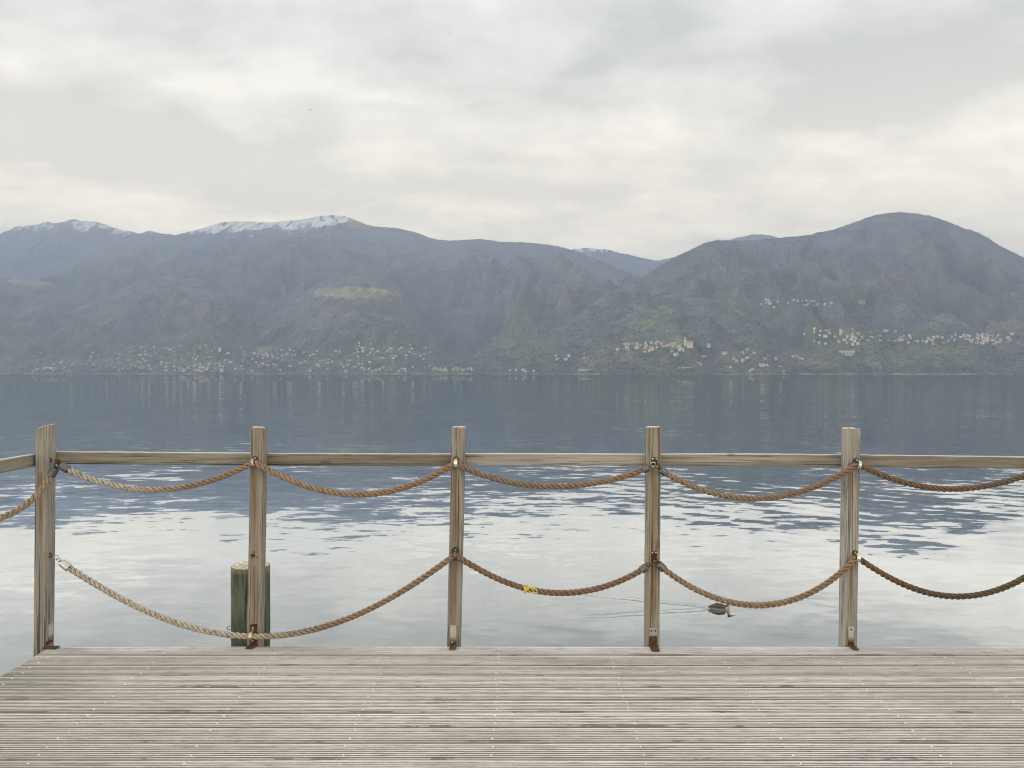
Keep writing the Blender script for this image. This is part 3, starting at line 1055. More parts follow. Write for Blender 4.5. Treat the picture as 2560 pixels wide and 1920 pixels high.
def rail(label, x0, x1, yt0, yt1, yb0, yb1, seed, light, mid, bow=0.0):
    rnd = random.Random(seed)
    zz = lambda py: EYE - (py - HZ) / F * RY0
    X0, X1 = (x0 - 1280) / F * RY0, (x1 - 1280) / F * RY0
    n = 26
    vs, fs = [], []
    for i in range(n):
        f = i / (n - 1)
        x = X0 + (X1 - X0) * f
        bw = bow * 4 * f * (1 - f)
        zt, zb = zz(yt0 + (yt1 - yt0) * f) + bw, zz(yb0 + (yb1 - yb0) * f) + bw * .8
        zt += rnd.uniform(-.0008, .0008)
        c = 0.004
        pr = [(RY0 + c, zb), (RY0, zb + c), (RY0, zt - c), (RY0 + c, zt), (RY0 + RT - c, zt), (RY0 + RT, zt - c), (RY0 + RT, zb + c), (RY0 + RT - c, zb)]
        vs += [(x, y + rnd.uniform(-.0004, .0004), z) for (y, z) in pr]
    for i in range(n - 1):
        for k in range(8):
            fs.append((i * 8 + k, i * 8 + (k + 1) % 8, (i + 1) * 8 + (k + 1) % 8, (i + 1) * 8 + k)[::-1])
    fs.append(tuple(range(8)))
    fs.append(tuple(range(n * 8 - 1, n * 8 - 9, -1)))
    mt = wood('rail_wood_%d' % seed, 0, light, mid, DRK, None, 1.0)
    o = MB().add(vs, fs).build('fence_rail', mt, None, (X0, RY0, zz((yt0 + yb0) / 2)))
    return tag(o, label, 'rail', 'rails along the lake side')


rail('weathered top rail between the corner post and the post before the pile', 110, 645, 1129, 1133, 1160, 1164, 31, (0.360, 0.333, 0.286), (0.260, 0.234, 0.190))
rail('darker top rail running right from the post before the pile', 646.5, 1145, 1134, 1135, 1164.5, 1164.5, 32, (0.290, 0.260, 0.213), (0.200, 0.177, 0.140))
rail('palest smooth top rail, right of the middle post', 1147, 1633, 1134.5, 1136, 1164, 1165, 33, (0.500, 0.473, 0.426), (0.370, 0.343, 0.297), 0.002)
rail('slightly bowed top rail between the eye-plate post and the rightmost post', 1635, 2125, 1135.5, 1138, 1165, 1169, 34, (0.420, 0.390, 0.336), (0.290, 0.260, 0.213), 0.004)
rail('rough mottled top rail leaving the picture on the right', 2127, 2630, 1137.5, 1143, 1167.5, 1172.5, 35, (0.330, 0.302, 0.252), (0.210, 0.182, 0.146))
# rail of the left side, on the outside of its posts
lx = posts['p1'][1].x - PW / 2 - 0.003
ml = MB()
n = 14
vs, fs = [], []
for i in range(n):
    f = i / (n - 1)
    y = PD + 0.045 + (3.15 - PD - 0.045) * f
    zt = EYE - (1137 - HZ) / F * PD + 0.006 * f
    zb = zt - 0.071
    c_ = 0.004
    pr = [(lx - RT + c_, zb), (lx - c_, zb), (lx, zb + c_), (lx, zt - c_), (lx - c_, zt), (lx - RT + c_, zt), (lx - RT, zt - c_), (lx - RT, zb + c_)]
    vs += [(x, y, z) for (x, z) in pr]
for i in range(n - 1):
    for k in range(8):
        fs.append((i * 8 + k, i * 8 + (k + 1) % 8, (i + 1) * 8 + (k + 1) % 8, (i + 1) * 8 + k)[::-1])
fs.append(tuple(range(8)))
fs.append(tuple(range(n * 8 - 1, n * 8 - 9, -1)))
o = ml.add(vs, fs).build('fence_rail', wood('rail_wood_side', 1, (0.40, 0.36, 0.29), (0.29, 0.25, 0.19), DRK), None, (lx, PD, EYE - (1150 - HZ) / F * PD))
tag(o, 'top rail of the left side, running from the corner post towards the viewer', 'rail')

# ------------------------------------------------------------------ ropes
LAY = 0.098
RS, RO = 0.0084, 0.0100
RD = FY - 0.030        # distance at which the ropes hang


def smooth_path(pts, deg=4):
    """even, gently sagging path through measured points"""
    P = np.array([[*p] for p in pts], float)
    s = np.concatenate([[0], np.cumsum(np.linalg.norm(np.diff(P, axis=0), axis=1))])
    deg = min(deg, len(P) - 1)
    ss = np.linspace(0, s[-1], 400)
    if deg < 1:                     # tight curve through every point
        M = np.gradient(P, s, axis=0)
        i = np.clip(np.searchsorted(s, ss, side='right') - 1, 0, len(s) - 2)
        hh = (s[i + 1] - s[i])[:, None]
        v = ((ss - s[i]) / (s[i + 1] - s[i]))[:, None]
        Q = (2 * v ** 3 - 3 * v ** 2 + 1) * P[i] + (v ** 3 - 2 * v ** 2 + v) * hh * M[i] + (3 * v ** 2 - 2 * v ** 3) * P[i + 1] + (v ** 3 - v ** 2) * hh * M[i + 1]
    else:
        cs = [np.polyfit(s, P[:, k], deg) for k in range(3)]
        Q = np.stack([np.polyval(c_, ss) for c_ in cs], 1)
    L = np.concatenate([[0], np.cumsum(np.linalg.norm(np.diff(Q, axis=0), axis=1))])
    n_ = int(L[-1] / (LAY / 14))
    l2 = np.linspace(0, L[-1], n_)
    return np.stack([np.interp(l2, L, Q[:, k]) for k in range(3)], 1), l2


def rope(label, path, mat, seed=0, group='sagging ropes of the fence', deg=4):
    P, l = smooth_path(path, deg)
    mid = Vector(P[len(P) // 2])
    e = empty('rope', mid, label, 'rope', group)
    T = np.gradient(P, axis=0)
    T /= np.linalg.norm(T, axis=1)[:, None]
    Bv = np.tile(np.array([0, 1.0, 0]), (len(P), 1)) - T * T[:, 1:2]
    if abs(T[:, 1]).mean() > 0.5:
        Bv = np.tile(np.array([-1.0, 0, 0]), (len(P), 1)) - T * -T[:, 0:1]
    Bv /= np.linalg.norm(Bv, axis=1)[:, None]
    Nv = np.cross(Bv, T)
    Nv *= np.sign(Nv[:, 2:3] + 1e-9)
    rng = np.random.default_rng(seed + 5)
    ro = RO * (1 + 0.05 * np.sin(l * 9 + seed))
    for k in range(3):
        th = -(2 * np.pi * l / LAY) + k * 2 * np.pi / 3 + seed
        Cn = P + ro[:, None] * (np.cos(th)[:, None] * Nv + np.sin(th)[:, None] * Bv)
        t2 = np.gradient(Cn, axis=0)
        t2 /= np.linalg.norm(t2, axis=1)[:, None]
        out = np.cos(th)[:, None] * Nv + np.sin(th)[:, None] * Bv
        side = np.cross(t2, out)
        side /= np.linalg.norm(side, axis=1)[:, None]
        seg = 9
        vs = []
        for j in range(seg):
            a = 2 * np.pi * j / seg
            r = RS * (1 + 0.04 * rng.standard_normal(len(P)))
            vs.append(Cn + (out * math.cos(a) + side * math.sin(a)) * r[:, None])
        V = np.stack(vs, 1).reshape(-1, 3)
        i = (np.arange(len(P) - 1)[:, None] * seg + np.arange(seg)[None])
        j = (np.arange(len(P) - 1)[:, None] * seg + (np.arange(seg)[None] + 1) % seg)
        Q = np.stack([i, j, j + seg, i + seg], 2).reshape(-1, 4)
        so = add_mesh('strand', V - np.array(mid), Q, mat)
        so.parent = e
    return e, P


def pp(lst, d=RD):
    return [at(x, y, d) for x, y in lst]


def ferrule(rope_e, a, b, mat=None):
    """steel sleeve crimped over a rope end, a = rope side, b = ring side"""
    a, b = Vector(a), Vector(b)
    u = (b - a).normalized()
    L = (b - a).length
    MB().tube([a, a + u * 0.004, b - u * 0.006, b, b + u * 0.0005], [.0222, .0228, .0228, .019, .006], 18).build('ferrule', mat or DARKI, rope_e)
    MB().tube([b - u * 0.002, b + u * 0.010], 0.006, 8).build('ferrule_stud', RUSTED, rope_e)


def link_ring(owner, p, r, tilt, mat=None, name='ring'):
    u = Vector((math.cos(tilt), -0.35, math.sin(tilt)))
    v = Vector((-math.sin(tilt), -0.35, math.cos(tilt)))
    MB().ring(p, r, 0.0028, u, v, 18, 6).build(name, mat or DARKI, owner)


tan, brown, greyb, pale, darkb = (0.50, 0.375, 0.26), (0.37, 0.225, 0.135), (0.34, 0.24, 0.17), (0.68, 0.62, 0.54), (0.21, 0.145, 0.10)

RM = {}
RM['u0'] = rope_mat('rope_tan', tan, (0.44, 0.30, 0.18), -1, 1)
RM['u1'] = rope_mat('rope_bleached_to_brown', pale, (0.37, 0.225, 0.13), -0.35, 0.25)
RM['u2'] = rope_mat('rope_orange_brown', (0.47, 0.33, 0.21), brown, -0.4, 0.5)
RM['u3'] = rope_mat('rope_grey_brown', greyb, brown, 0.0, 0.6)
RM['u4'] = rope_mat('rope_straw_to_brown', (0.43, 0.31, 0.205), (0.31, 0.20, 0.13), -0.4, 0.3)
RM['u5'] = rope_mat('rope_dark', (0.27, 0.165, 0.095), darkb, -0.5, 0.2)
RM['l1'] = rope_mat('rope_bleached_long', (0.70, 0.63, 0.54), (0.34, 0.215, 0.13), -0.35, 0.55)
RM['l2'] = rope_mat('rope_dull_brown', (0.33, 0.205, 0.13), (0.28, 0.19, 0.13), -0.4, 0.4)
RM['l3'] = rope_mat('rope_gold_brown', (0.43, 0.31, 0.20), (0.33, 0.22, 0.145), -0.4, 0.5)
RM['l4'] = rope_mat('rope_olive_dark', (0.24, 0.145, 0.085), (0.15, 0.115, 0.07), -0.5, 0.1)

# upper row
E = {}
E['u1'], _ = rope('upper rope bleached white at its left end, hanging from the corner post', pp([(172, 1175), (210, 1189), (272, 1212), (330, 1221), (382, 1224), (445, 1219), (509, 1207), (570, 1185), (634, 1157)]), RM['u1'], 1)
E['u2'], _ = rope('upper orange-brown rope between the pile post and the middle post', pp([(636, 1157), (680, 1178), (741, 1208), (833, 1230), (926, 1235), (1018, 1219), (1085, 1186), (1138, 1159)]), RM['u2'], 2)
E['u3'], _ = rope('upper grey-brown rope right of the middle post', pp([(1141, 1159), (1190, 1181), (1261, 1203), (1330, 1213), (1389, 1216), (1440, 1214), (1493, 1207), (1545, 1195), (1606, 1175)]), RM['u3'], 3)
E['u4'], _ = rope('upper straw-brown rope right of the eye-plate post', pp([(1664, 1183), (1715, 1208), (1782, 1234), (1840, 1243), (1898, 1245), (1960, 1239), (2014, 1227), (2075, 1199), (2142, 1162)]), RM['u4'], 4)
E['u5'], _ = rope('upper dark rope leaving the picture on the right', pp([(2146, 1162), (2190, 1180), (2257, 1207), (2320, 1218), (2384, 1222), (2440, 1219), (2488, 1211), (2560, 1190), (2634, 1160)]), RM['u5'], 5)
# rope of the left side comes towards the viewer
sx_ = posts['p1'][1].x + 0.02
pth = []
for (px, py) in ((128, 1190), (100, 1228), (60, 1265), (30, 1283), (0, 1295)):
    f = (128 - px) / 128.0
    pth.append(at(px, py, RD + 0.012 - 0.27 * f))
z0_ = pth[-1].z
pth.append(Vector((-2.70, 4.02, z0_ - 0.012)))
pth.append(Vector((-2.655, 3.84, z0_ - 0.004)))
pth.append(Vector((-2.64, 3.66, z0_ + 0.045)))
pth.append(Vector((-2.63, 3.46, z0_ + 0.16)))
pth.append(Vector((-2.625, 3.36, 1.04)))
E['u0'], _ = rope('tan rope on the left side, hanging from the corner post towards the viewer', pth, RM['u0'], 6, deg=0)
# lower row
E['l1'], _ = rope('long lower rope bleached at its left, sagging across two bays to the deck', pp([(172, 1420), (225, 1452), (278, 1481), (360, 1524), (440, 1557), (500, 1574), (555, 1586), (631, 1591), (690, 1589), (741, 1582), (820, 1563), (880, 1544), (950, 1509), (1018, 1469), (1080, 1428), (1136, 1389)]), RM['l1'], 7)
E['l2'], _ = rope('lower brown rope with a yellow string tied round it', pp([(1139, 1389), (1190, 1418), (1261, 1455), (1325, 1474), (1389, 1482), (1450, 1479), (1504, 1469), (1560, 1448), (1602, 1426)]), RM['l2'], 8)
E['l3'], _ = rope('lower golden-brown rope hanging above the swimming bird', pp([(1660, 1423), (1720, 1463), (1782, 1493), (1845, 1508), (1909, 1513), (1970, 1504), (2025, 1483), (2085, 1444), (2140, 1395)]), RM['l3'], 9)
E['l4'], _ = rope('lower olive-brown rope leaving the picture on the right', pp([(2144, 1395), (2200, 1430), (2268, 1466), (2330, 1484), (2384, 1491), (2440, 1488), (2488, 1478), (2560, 1444), (2634, 1393)]), RM['l4'], 10)

# sleeves on the rope ends
ferrule(E['u1'], at(171, 1175, RD), at(152, 1163, RD))
ferrule(E['u0'], at(128, 1190, RD + 0.012), at(139, 1170, RD + 0.014))
ferrule(E['u3'], at(1606, 1175, RD), at(1622, 1168, RD))
ferrule(E['u4'], at(1664, 1183, RD), at(1650, 1173, RD))
ferrule(E['l1'], at(172, 1420, RD), at(153, 1405, RD), GALV)
ferrule(E['l2'], at(1602, 1426, RD), at(1617, 1416, RD))
ferrule(E['l3'], at(1660, 1423, RD), at(1645, 1409, RD))
# shackles and rings between sleeves and plates
for key, pts in (('u1', ((148, 1157), (143, 1153))), ('u0', ((141, 1163),)), ('u3', ((1633, 1161),)), ('u4', ((1643, 1165),)),
                 ('l1', ((147, 1399), (141, 1393))), ('l2', ((1620, 1412),)), ('l3', ((1638, 1402), (1635, 1392)))):
    for i, (x, y) in enumerate(pts):
        link_ring(E[key], at(x, y, RD + 0.004 + 0.003 * i), 0.014, 0.5 * i + 0.4, GALV if key in ('u3', 'l1') else RUSTED)


# bands that hold a rope to a post, with the backing plate
def band(post_e, px, py, mat, plate=RUSTED, w_=0.013, tilt=0.0, pr=0.016):
    c_ = at(px, py, RD)
    u = Vector((math.cos(tilt), 0, math.sin(tilt)))
    v = Vector((-math.sin(tilt), 0, math.cos(tilt)))
    b = MB()
    n_ = 20
    vs, fs = [], []
    for s in (-w_ / 2, w_ / 2):
        for rr in (0.0225, 0.0250):
            for k in range(n_):
                a = 2 * math.pi * k / n_
                vs.append(c_ + u * s + v * (math.cos(a) * rr) + Vector((0, math.sin(a) * rr, 0)))
    for k in range(n_):
        k2 = (k + 1) % n_
        fs += [(n_ + k, n_ + k2, 3 * n_ + k2, 3 * n_ + k), (k, k2, n_ + k2, n_ + k), (2 * n_ + k, 3 * n_ + k, 3 * n_ + k2, 2 * n_ + k2), (k, 2 * n_ + k, 2 * n_ + k2, k2)]
    bd = b.add(vs, fs).build('rope_band', mat, post_e, c_)
    # round backing plate with its screw, on the face of the post
    pc = Vector((c_.x, FY, c_.z + 0.020))
    MB().tube([pc + Vector((0, 0.001, 0)), pc + Vector((0, -0.004, 0))], pr, 18).build('band_plate', plate, bd)
    MB().tube([pc + Vector((0, -0.003, 0.004)), pc + Vector((0, -0.007, 0.004))], 0.0045, 8).build('screw', GALV, bd)


band(p2, 634, 1157, metal('band_worn', (0.50, 0.47, 0.40), 0.1, 0.45), tilt=0.15)
band(p3, 1139.5, 1158, BAND, w_=0.019)
band(p5, 2146, 1162, GALV, tilt=-0.2, w_=0.018)
band(p3, 1138, 1388, DARKI, w_=0.018, pr=0.022)
band(p5, 2143, 1394, BAND, tilt=-0.15, w_=0.02)
band(p2, 628, 1590, metal('band_brass', (0.62, 0.57, 0.42), 0.05, 0.35), w_=0.018, tilt=-0.05)


def eye_plate(post_e, px, py, w_, h_, face='front'):
    if face == 'front':
        c_ = Vector((fx(px), FY, fz(py)))
        b = MB().box((c_.x - w_ / 2, FY - 0.004, c_.z - h_ / 2), (c_.x + w_ / 2, FY + 0.001, c_.z + h_ / 2), 0.001).build('eye_plate', RUSTED, post_e)
        MB().ring(c_ + Vector((0, -0.012, -0.006)), 0.010, 0.0035, (0, 1, 0), (0, 0, 1), 14, 6).build('eye', RUSTED, b)
        for s in (-1, 1):
            q = c_ + Vector((s * w_ * .3, -0.004, h_ * .33))
            MB().tube([q, q + Vector((0, -0.003, 0))], 0.004, 8).build('screw', GALV, b)
    else:
        X = posts['p1'][1].x + PW / 2
        c_ = Vector((X, PD + 0.035, fz(py)))
        b = MB().box((X - 0.001, c_.y - w_ / 2, c_.z - h_ / 2), (X + 0.004, c_.y + w_ / 2, c_.z + h_ / 2), 0.001).build('eye_plate', RUSTED, post_e)
        MB().ring(c_ + Vector((0.010, -0.016, -0.004)), 0.012, 0.0035, (1, -0.5, 0), (0, 0, 1), 14, 6).build('eye', RUSTED, b)


eye_plate(p4, 1636, 1153, 0.034, 0.045)
eye_plate(p4, 1635, 1388, 0.034, 0.050)
eye_plate(p1, 0, 1150, 0.034, 0.040, 'side')
eye_plate(p1, 0, 1388, 0.034, 0.045, 'side')

# yellow string tied round the lower rope
ys = plain('yellow_string', (0.66, 0.55, 0.11), 0.6, 0.12)
c0 = at(1316, 1473, RD)
sl = math.atan2(-(1480 - 1466), (1389 - 1290))
ux, uz = Vector((math.cos(sl), 0, math.sin(sl))), Vector((-math.sin(sl), 0, math.cos(sl)))
e = empty('yellow_string', c0, 'bright yellow string knotted round the lower brown rope', 'string')
for k in range(3):
    c_ = c0 + ux * (0.006 * k - 0.012)
    MB().ring(c_, 0.0235, 0.0032, (uz + ux * 0.25 * (k - 1)), (0, 1, 0), 18, 6).build('loop', ys, e, smooth=True)
fr = Vector((0, -0.026, 0))
for pts in ([c0 + fr + ux * -.012 + uz * -.012, c0 + fr + ux * .006 + uz * .004, c0 + fr + ux * .020 + uz * .022, c0 + fr + ux * .036 + uz * .006, c0 + fr + ux * .046 + uz * -.006],
            [c0 + fr + ux * -.004 + uz * .006, c0 + fr + ux * .016 + uz * .026, c0 + fr + ux * .030 + uz * .020, c0 + fr + ux * .056 + uz * .012, c0 + fr + ux * .066 + uz * -.004],
            [c0 + fr + ux * .012 + uz * .0, c0 + fr + ux * .028 + uz * -.008, c0 + fr + ux * .048 + uz * -.006, c0 + fr + ux * .062 + uz * -.004],
            [c0 + fr + ux * -.016 + uz * -.004, c0 + fr + ux * -.004 + uz * .010, c0 + fr + ux * .012 + uz * .016, c0 + fr + ux * .022 + uz * .018]):
    MB().tube([p + Vector((0, random.uniform(-.003, .003), 0)) for p in pts], 0.0032, 6).build('loose_end', ys, e, smooth=True)

# ------------------------------------------------------------------ mooring pile behind the second post
PR = 0.113
pcx, pcy = (626 - 1280) / F * 4.66, 4.66
ptop = EYE - (1412 - HZ) / F * 4.66
pe = empty('mooring_pile', (pcx, pcy, WZ - 1.0), 'thick green algae-covered mooring pile behind the fence', 'pile')
m, t = new_mat('pile_wood')
tc = t.n('ShaderNodeTexCoord').outputs['Object']
g1 = t.noise(t.scaled(tc, (16, 16, 1.4)), 1.0, 5.0, 0.62, 0.5)
g2 = t.noise(t.scaled(tc, (70, 70, 5.0)), 1.0, 4.0, 0.65, 0.3)
g3 = t.noise(t.scaled(tc, (4, 4, 2.5)), 1.0, 4.0, 0.6)
col = t.mix(t.smooth(g1, 0.3, 0.66), (0.060, 0.078, 0.058), (0.145, 0.168, 0.125))
col = t.mix(t.smooth(g2, 0.47, 0.66, 0.0, 0.8), col, (0.026, 0.030, 0.022))
col = t.mix(t.smooth(g3, 0.56, 0.74, 0.0, 0.6), col, (0.22, 0.20, 0.13))
Zp = t.sep(tc)[2]
col = t.mix(t.m('MULTIPLY', t.smooth(Zp, ptop - WZ + 1.0 - 0.04, ptop - WZ + 1.0 - 0.012), 0.35), col, (0.34, 0.27, 0.15))
finish(t, princ(t, col, 0.85, 0.0, bump(t, t.m('ADD', g1, g2), 0.7, 0.004), 0.2))
PILE = m
vs, fs = [], []
n = 40
zs = np.concatenate([np.linspace(WZ - 1.0, ptop - 0.006, 30), [ptop - 0.0015, ptop]])
rnd = np.random.default_rng(4)
for i, z in enumerate(zs):
    for k in range(n):
        a = 2 * math.pi * k / n
        r = PR * (1 + 0.012 * math.sin(3 * a + 1) + 0.006 * math.sin(7 * a + z * 2)) * (1 - (0.012 if i >= len(zs) - 1 else 0)) + rnd.normal() * 0.0004
        vs.append((pcx + r * math.cos(a), pcy + r * math.sin(a), z))
for i in range(len(zs) - 1):
    for k in range(n):
        fs.append((i * n + k, i * n + (k + 1) % n, (i + 1) * n + (k + 1) % n, (i + 1) * n + k))
fs.append(tuple(range(n - 1, -1, -1)))
MB().add(vs, fs).build('trunk', PILE, pe, smooth=True)
m, t = new_mat('pile_cut')
tc = t.n('ShaderNodeTexCoord').outputs['Object']
X, Y, Z = t.sep(tc)
rr = t.m('SQRT', t.m('ADD', t.m('MULTIPLY', X, X), t.m('MULTIPLY', Y, Y)))
ringn = t.m('SINE', t.m('MULTIPLY', t.m('ADD', rr, t.m('MULTIPLY', t.noise(tc, 14.0, 3.0), 0.01)), 900.0))
g = t.noise(tc, 30.0, 4.0, 0.65)
col = t.mix(t.smooth(ringn, -1, 1), (0.34, 0.31, 0.24), (0.50, 0.47, 0.39))
col = t.mix(t.smooth(g, 0.5, 0.62, 0.0, 0.9), col, (0.82, 0.82, 0.78))
finish(t, princ(t, col, 0.85))
vs = [(pcx, pcy, ptop + 0.003)]
for rr_, zz_ in ((0.5, 0.0025), (0.985, 0.0005)):
    for k in range(n):
        a = 2 * math.pi * k / n
        r = PR * rr_ * (1 + 0.012 * math.sin(3 * a + 1))
        vs.append((pcx + r * math.cos(a), pcy + r * math.sin(a), ptop + zz_ + (0.001 * math.sin(5 * a) if rr_ < .9 else 0)))
fs = [(0, 1 + k, 1 + (k + 1) % n) for k in range(n)] + [(1 + k, 1 + n + k, 1 + n + (k + 1) % n, 1 + (k + 1) % n) for k in range(n)]
MB().add(vs, fs).build('cut_top', m, pe, (pcx, pcy, ptop))
rg = at(575, 1570, 4.66)
MB().ring(rg + Vector((-0.004, 0, 0)), 0.014, 0.0025, (1, 0, 0.15), (0, .7, .6), 18, 6).build('ring', DARKI, pe)

# ------------------------------------------------------------------ the swimming bird (a grebe)
def bird_mesh():
    # rings along the bird: tail, body, chest, neck, head, bill.  (x, z, half width, half height, direction of the axis)
    B = [(-0.185, 0.030, 0.006, 0.004, 0), (-0.165, 0.026, 0.030, 0.016, 0), (-0.12, 0.024, 0.062, 0.040, 0), (-0.06, 0.020, 0.083, 0.055, 0), (0.00, 0.016, 0.088, 0.058, 0),
         (0.055, 0.012, 0.078, 0.054, 4), (0.095, 0.014, 0.058, 0.048, 20), (0.118, 0.030, 0.036, 0.034, 50), (0.126, 0.052, 0.023, 0.024, 80), (0.128, 0.066, 0.018, 0.019, 90),
         (0.129, 0.080, 0.017, 0.018, 86), (0.134, 0.094, 0.021, 0.022, 60), (0.148, 0.104, 0.024, 0.024, 22), (0.165, 0.106, 0.021, 0.020, 0), (0.182, 0.104, 0.013, 0.012, -4),
         (0.190, 0.103, 0.0065, 0.0065, -4), (0.215, 0.101, 0.0042, 0.0042, -4), (0.245, 0.098, 0.0008, 0.0008, -4)]
    n = 16
    vs, fs, cols = [], [], []
    for i, (x, z, hw, hh, an) in enumerate(B):
        a = R(an)
        for k in range(n):
            th = 2 * math.pi * k / n
            y, h_ = hw * math.cos(th), hh * math.sin(th)
            vs.append((x - math.sin(a) * h_, y, z + math.cos(a) * h_))
            up = math.sin(th)
            if i <= 7:
                c_ = (0.105, 0.082, 0.062) if up > 0.25 else ((0.30, 0.27, 0.23) if up > -0.1 else (0.42, 0.40, 0.36))
                if i >= 6 and up < 0.5:
                    c_ = (0.60, 0.57, 0.52)
            elif i <= 10:
                c_ = (0.55, 0.50, 0.45) if up < 0.3 else (0.06, 0.05, 0.045)
            elif i <= 14:
                c_ = (0.05, 0.04, 0.035) if up > 0.35 else ((0.30, 0.10, 0.045) if i <= 12 else (0.62, 0.58, 0.52))
            else:
                c_ = (0.20, 0.11, 0.08)
            cols.append(c_)
    for i in range(len(B) - 1):
        for k in range(n):
            fs.append((i * n + k, i * n + (k + 1) % n, (i + 1) * n + (k + 1) % n, (i + 1) * n + k))
    fs.append(tuple(range(n - 1, -1, -1)))
    fs.append(tuple((len(B) - 1) * n + k for k in range(n)))
    return vs, fs, cols


vs, fs, cols = bird_mesh()
ge = empty('swimming_bird', DUCK, 'small brown grebe swimming right below the golden-brown rope', 'bird')
m, t = new_mat('grebe_plumage')
a = t.n('ShaderNodeAttribute', attribute_name='col').outputs['Color']
g = t.noise(t.scaled(t.n('ShaderNodeTexCoord').outputs['Object'], (40, 90, 90)), 1.0, 4.0, 0.6)
finish(t, princ(t, t.mix(t.smooth(g, 0.45, 0.7, 0, 0.5), a, t.mix(1.0, a, (0.5, 0.5, 0.5), 'MULTIPLY')), 0.7, 0, None, 0.2))
GREBE = m
bo = MB().add([Vector(v) + DUCK for v in vs], fs).build('body', GREBE, ge, DUCK, smooth=True)
ca = bo.data.attributes.new('col', 'FLOAT_COLOR', 'POINT')
ca.data.foreach_set('color', [c_ for q in cols for c_ in (q[0] * .6, q[1] * .6, q[2] * .6, 1.0)])
for s in (-1, 1):
    MB().add([DUCK + Vector(p) for p in ((-.16, s * .030, .045), (-.05, s * .080, .052), (.05, s * .074, .040), (.06, s * .060, .060), (-.04, s * .058, .073), (-.15, s * .018, .050))],
             [(0, 1, 2, 3, 4, 5)] if s > 0 else [(5, 4, 3, 2, 1, 0)]).build('wing', plain('wing_%d' % (s + 1), (0.10, 0.076, 0.058), 0.7, 0.3, 60), ge)
    MB().tube([DUCK + Vector((.158, s * .0205, .108)), DUCK + Vector((.158, s * .0225, .108))], [.0035, .0022], 8).build('eye', plain('eye_%d' % (s + 1), (0.35, 0.03, 0.02), 0.3, 0.0), ge)
    MB().add([DUCK + Vector(p) for p in ((.128, s * .010, .106), (.146, s * .016, .122), (.112, s * .018, .126), (.150, s * .004, .126))],
             [(0, 1, 2), (1, 3, 2), (0, 2, 3), (0, 3, 1)]).build('crest', plain('crest_%d' % (s + 1), (0.03, 0.026, 0.024), 0.8, 0.2), ge)

# two birds far up in the sky
GULL = plain('far_bird_plumage', (0.16, 0.155, 0.15), 0.8, 0.15)
for (px, py, d, roll, yaw, lab) in ((1124, 86, 150, 1.35, 0.2, 'tiny bird gliding high in the upper sky, wings upright'), (775, 275, 150, -0.38, 0.1, 'tiny bird gliding in the left part of the sky above the snowy peak')):
    c_ = at(px, py, d)
    M = Matrix.Translation(c_) @ Matrix.Rotation(yaw, 4, 'Z') @ Matrix.Rotation(roll, 4, 'Y')
    Bp = [(-.22, .004, .03), (-.16, .03, .02), (-.05, .055, .05), (.06, .05, .045), (.14, .032, .034), (.19, .026, .03), (.22, .006, .008)]
    vs, fs = [], []
    n = 8
    for (y, hw, hh) in Bp:
        for k in range(n):
            th = 2 * math.pi * k / n
            vs.append(M @ Vector((hw * math.cos(th), y, hh * math.sin(th))))
    for i in range(len(Bp) - 1):
        for k in range(n):
            fs.append((i * n + k, i * n + (k + 1) % n, (i + 1) * n + (k + 1) % n, (i + 1) * n + k))
    fs += [tuple(range(n - 1, -1, -1)), tuple(range(len(vs) - n, len(vs)))]
    e = empty('flying_bird', c_, lab, 'bird', 'birds in the sky')
    MB().add(vs, fs).build('body', GULL, e, c_, smooth=True)
    for s in (-1, 1):
        w_ = [(s * .03, .09, .02), (s * .20, .11, .07), (s * .42, .02, .05), (s * .24, -.01, .065), (s * .03, -.06, .02)]
        tv = [M @ Vector(p) for p in w_] + [M @ (Vector(p) - Vector((0, 0, .012))) for p in w_]
        MB().add(tv, [(0, 1, 2, 3, 4), (9, 8, 7, 6, 5)] + [(i, 5 + i, 5 + (i + 1) % 5, (i + 1) % 5) for i in range(5)]).build('wing', GULL, e, c_)

# ------------------------------------------------------------------ villages on the far shore
EMB = plain('embankment_stone', (0.46, 0.44, 0.41), 0.9, 0.2, 0.05)
m, t = new_mat('far_house')
finish(t, princ(t, t.n('ShaderNodeAttribute', attribute_name='col').outputs['Color'], 0.9))
FARH = m
WALLS = [plain('wall_white', (0.76, 0.745, 0.70), 0.9, 0.05, 0.3), plain('wall_cream', (0.74, 0.66, 0.50), 0.9, 0.06, 0.3), plain('wall_pink', (0.68, 0.50, 0.41), 0.9, 0.06, 0.3),
         plain('wall_grey', (0.55, 0.54, 0.51), 0.9, 0.06, 0.3), plain('wall_ochre', (0.82, 0.71, 0.44), 0.9, 0.06, 0.3)]
ROOFS = [plain('roof_tile', (0.33, 0.19, 0.13), 0.9, 0.2, 0.5), plain('roof_grey', (0.34, 0.33, 0.32), 0.9, 0.2, 0.5), plain('roof_pale', (0.60, 0.58, 0.56), 0.8, 0.1, 0.5)]
GLASS = plain('far_window', (0.05, 0.055, 0.06), 0.3, 0.1, 0.5)


def wall_mesh(w_, d_, h_, r_):
    vs = [(-w_, -d_, -5), (w_, -d_, -5), (w_, d_, -5), (-w_, d_, -5), (-w_, -d_, h_), (w_, -d_, h_), (w_, d_, h_), (-w_, d_, h_), (-w_, 0, h_ + r_), (w_, 0, h_ + r_)]
    fs = [(0, 1, 5, 4), (2, 3, 7, 6), (1, 2, 6, 9, 5), (3, 0, 4, 8, 7), (3, 2, 1, 0), (4, 5, 9, 8), (6, 7, 8, 9)]
    return vs, fs


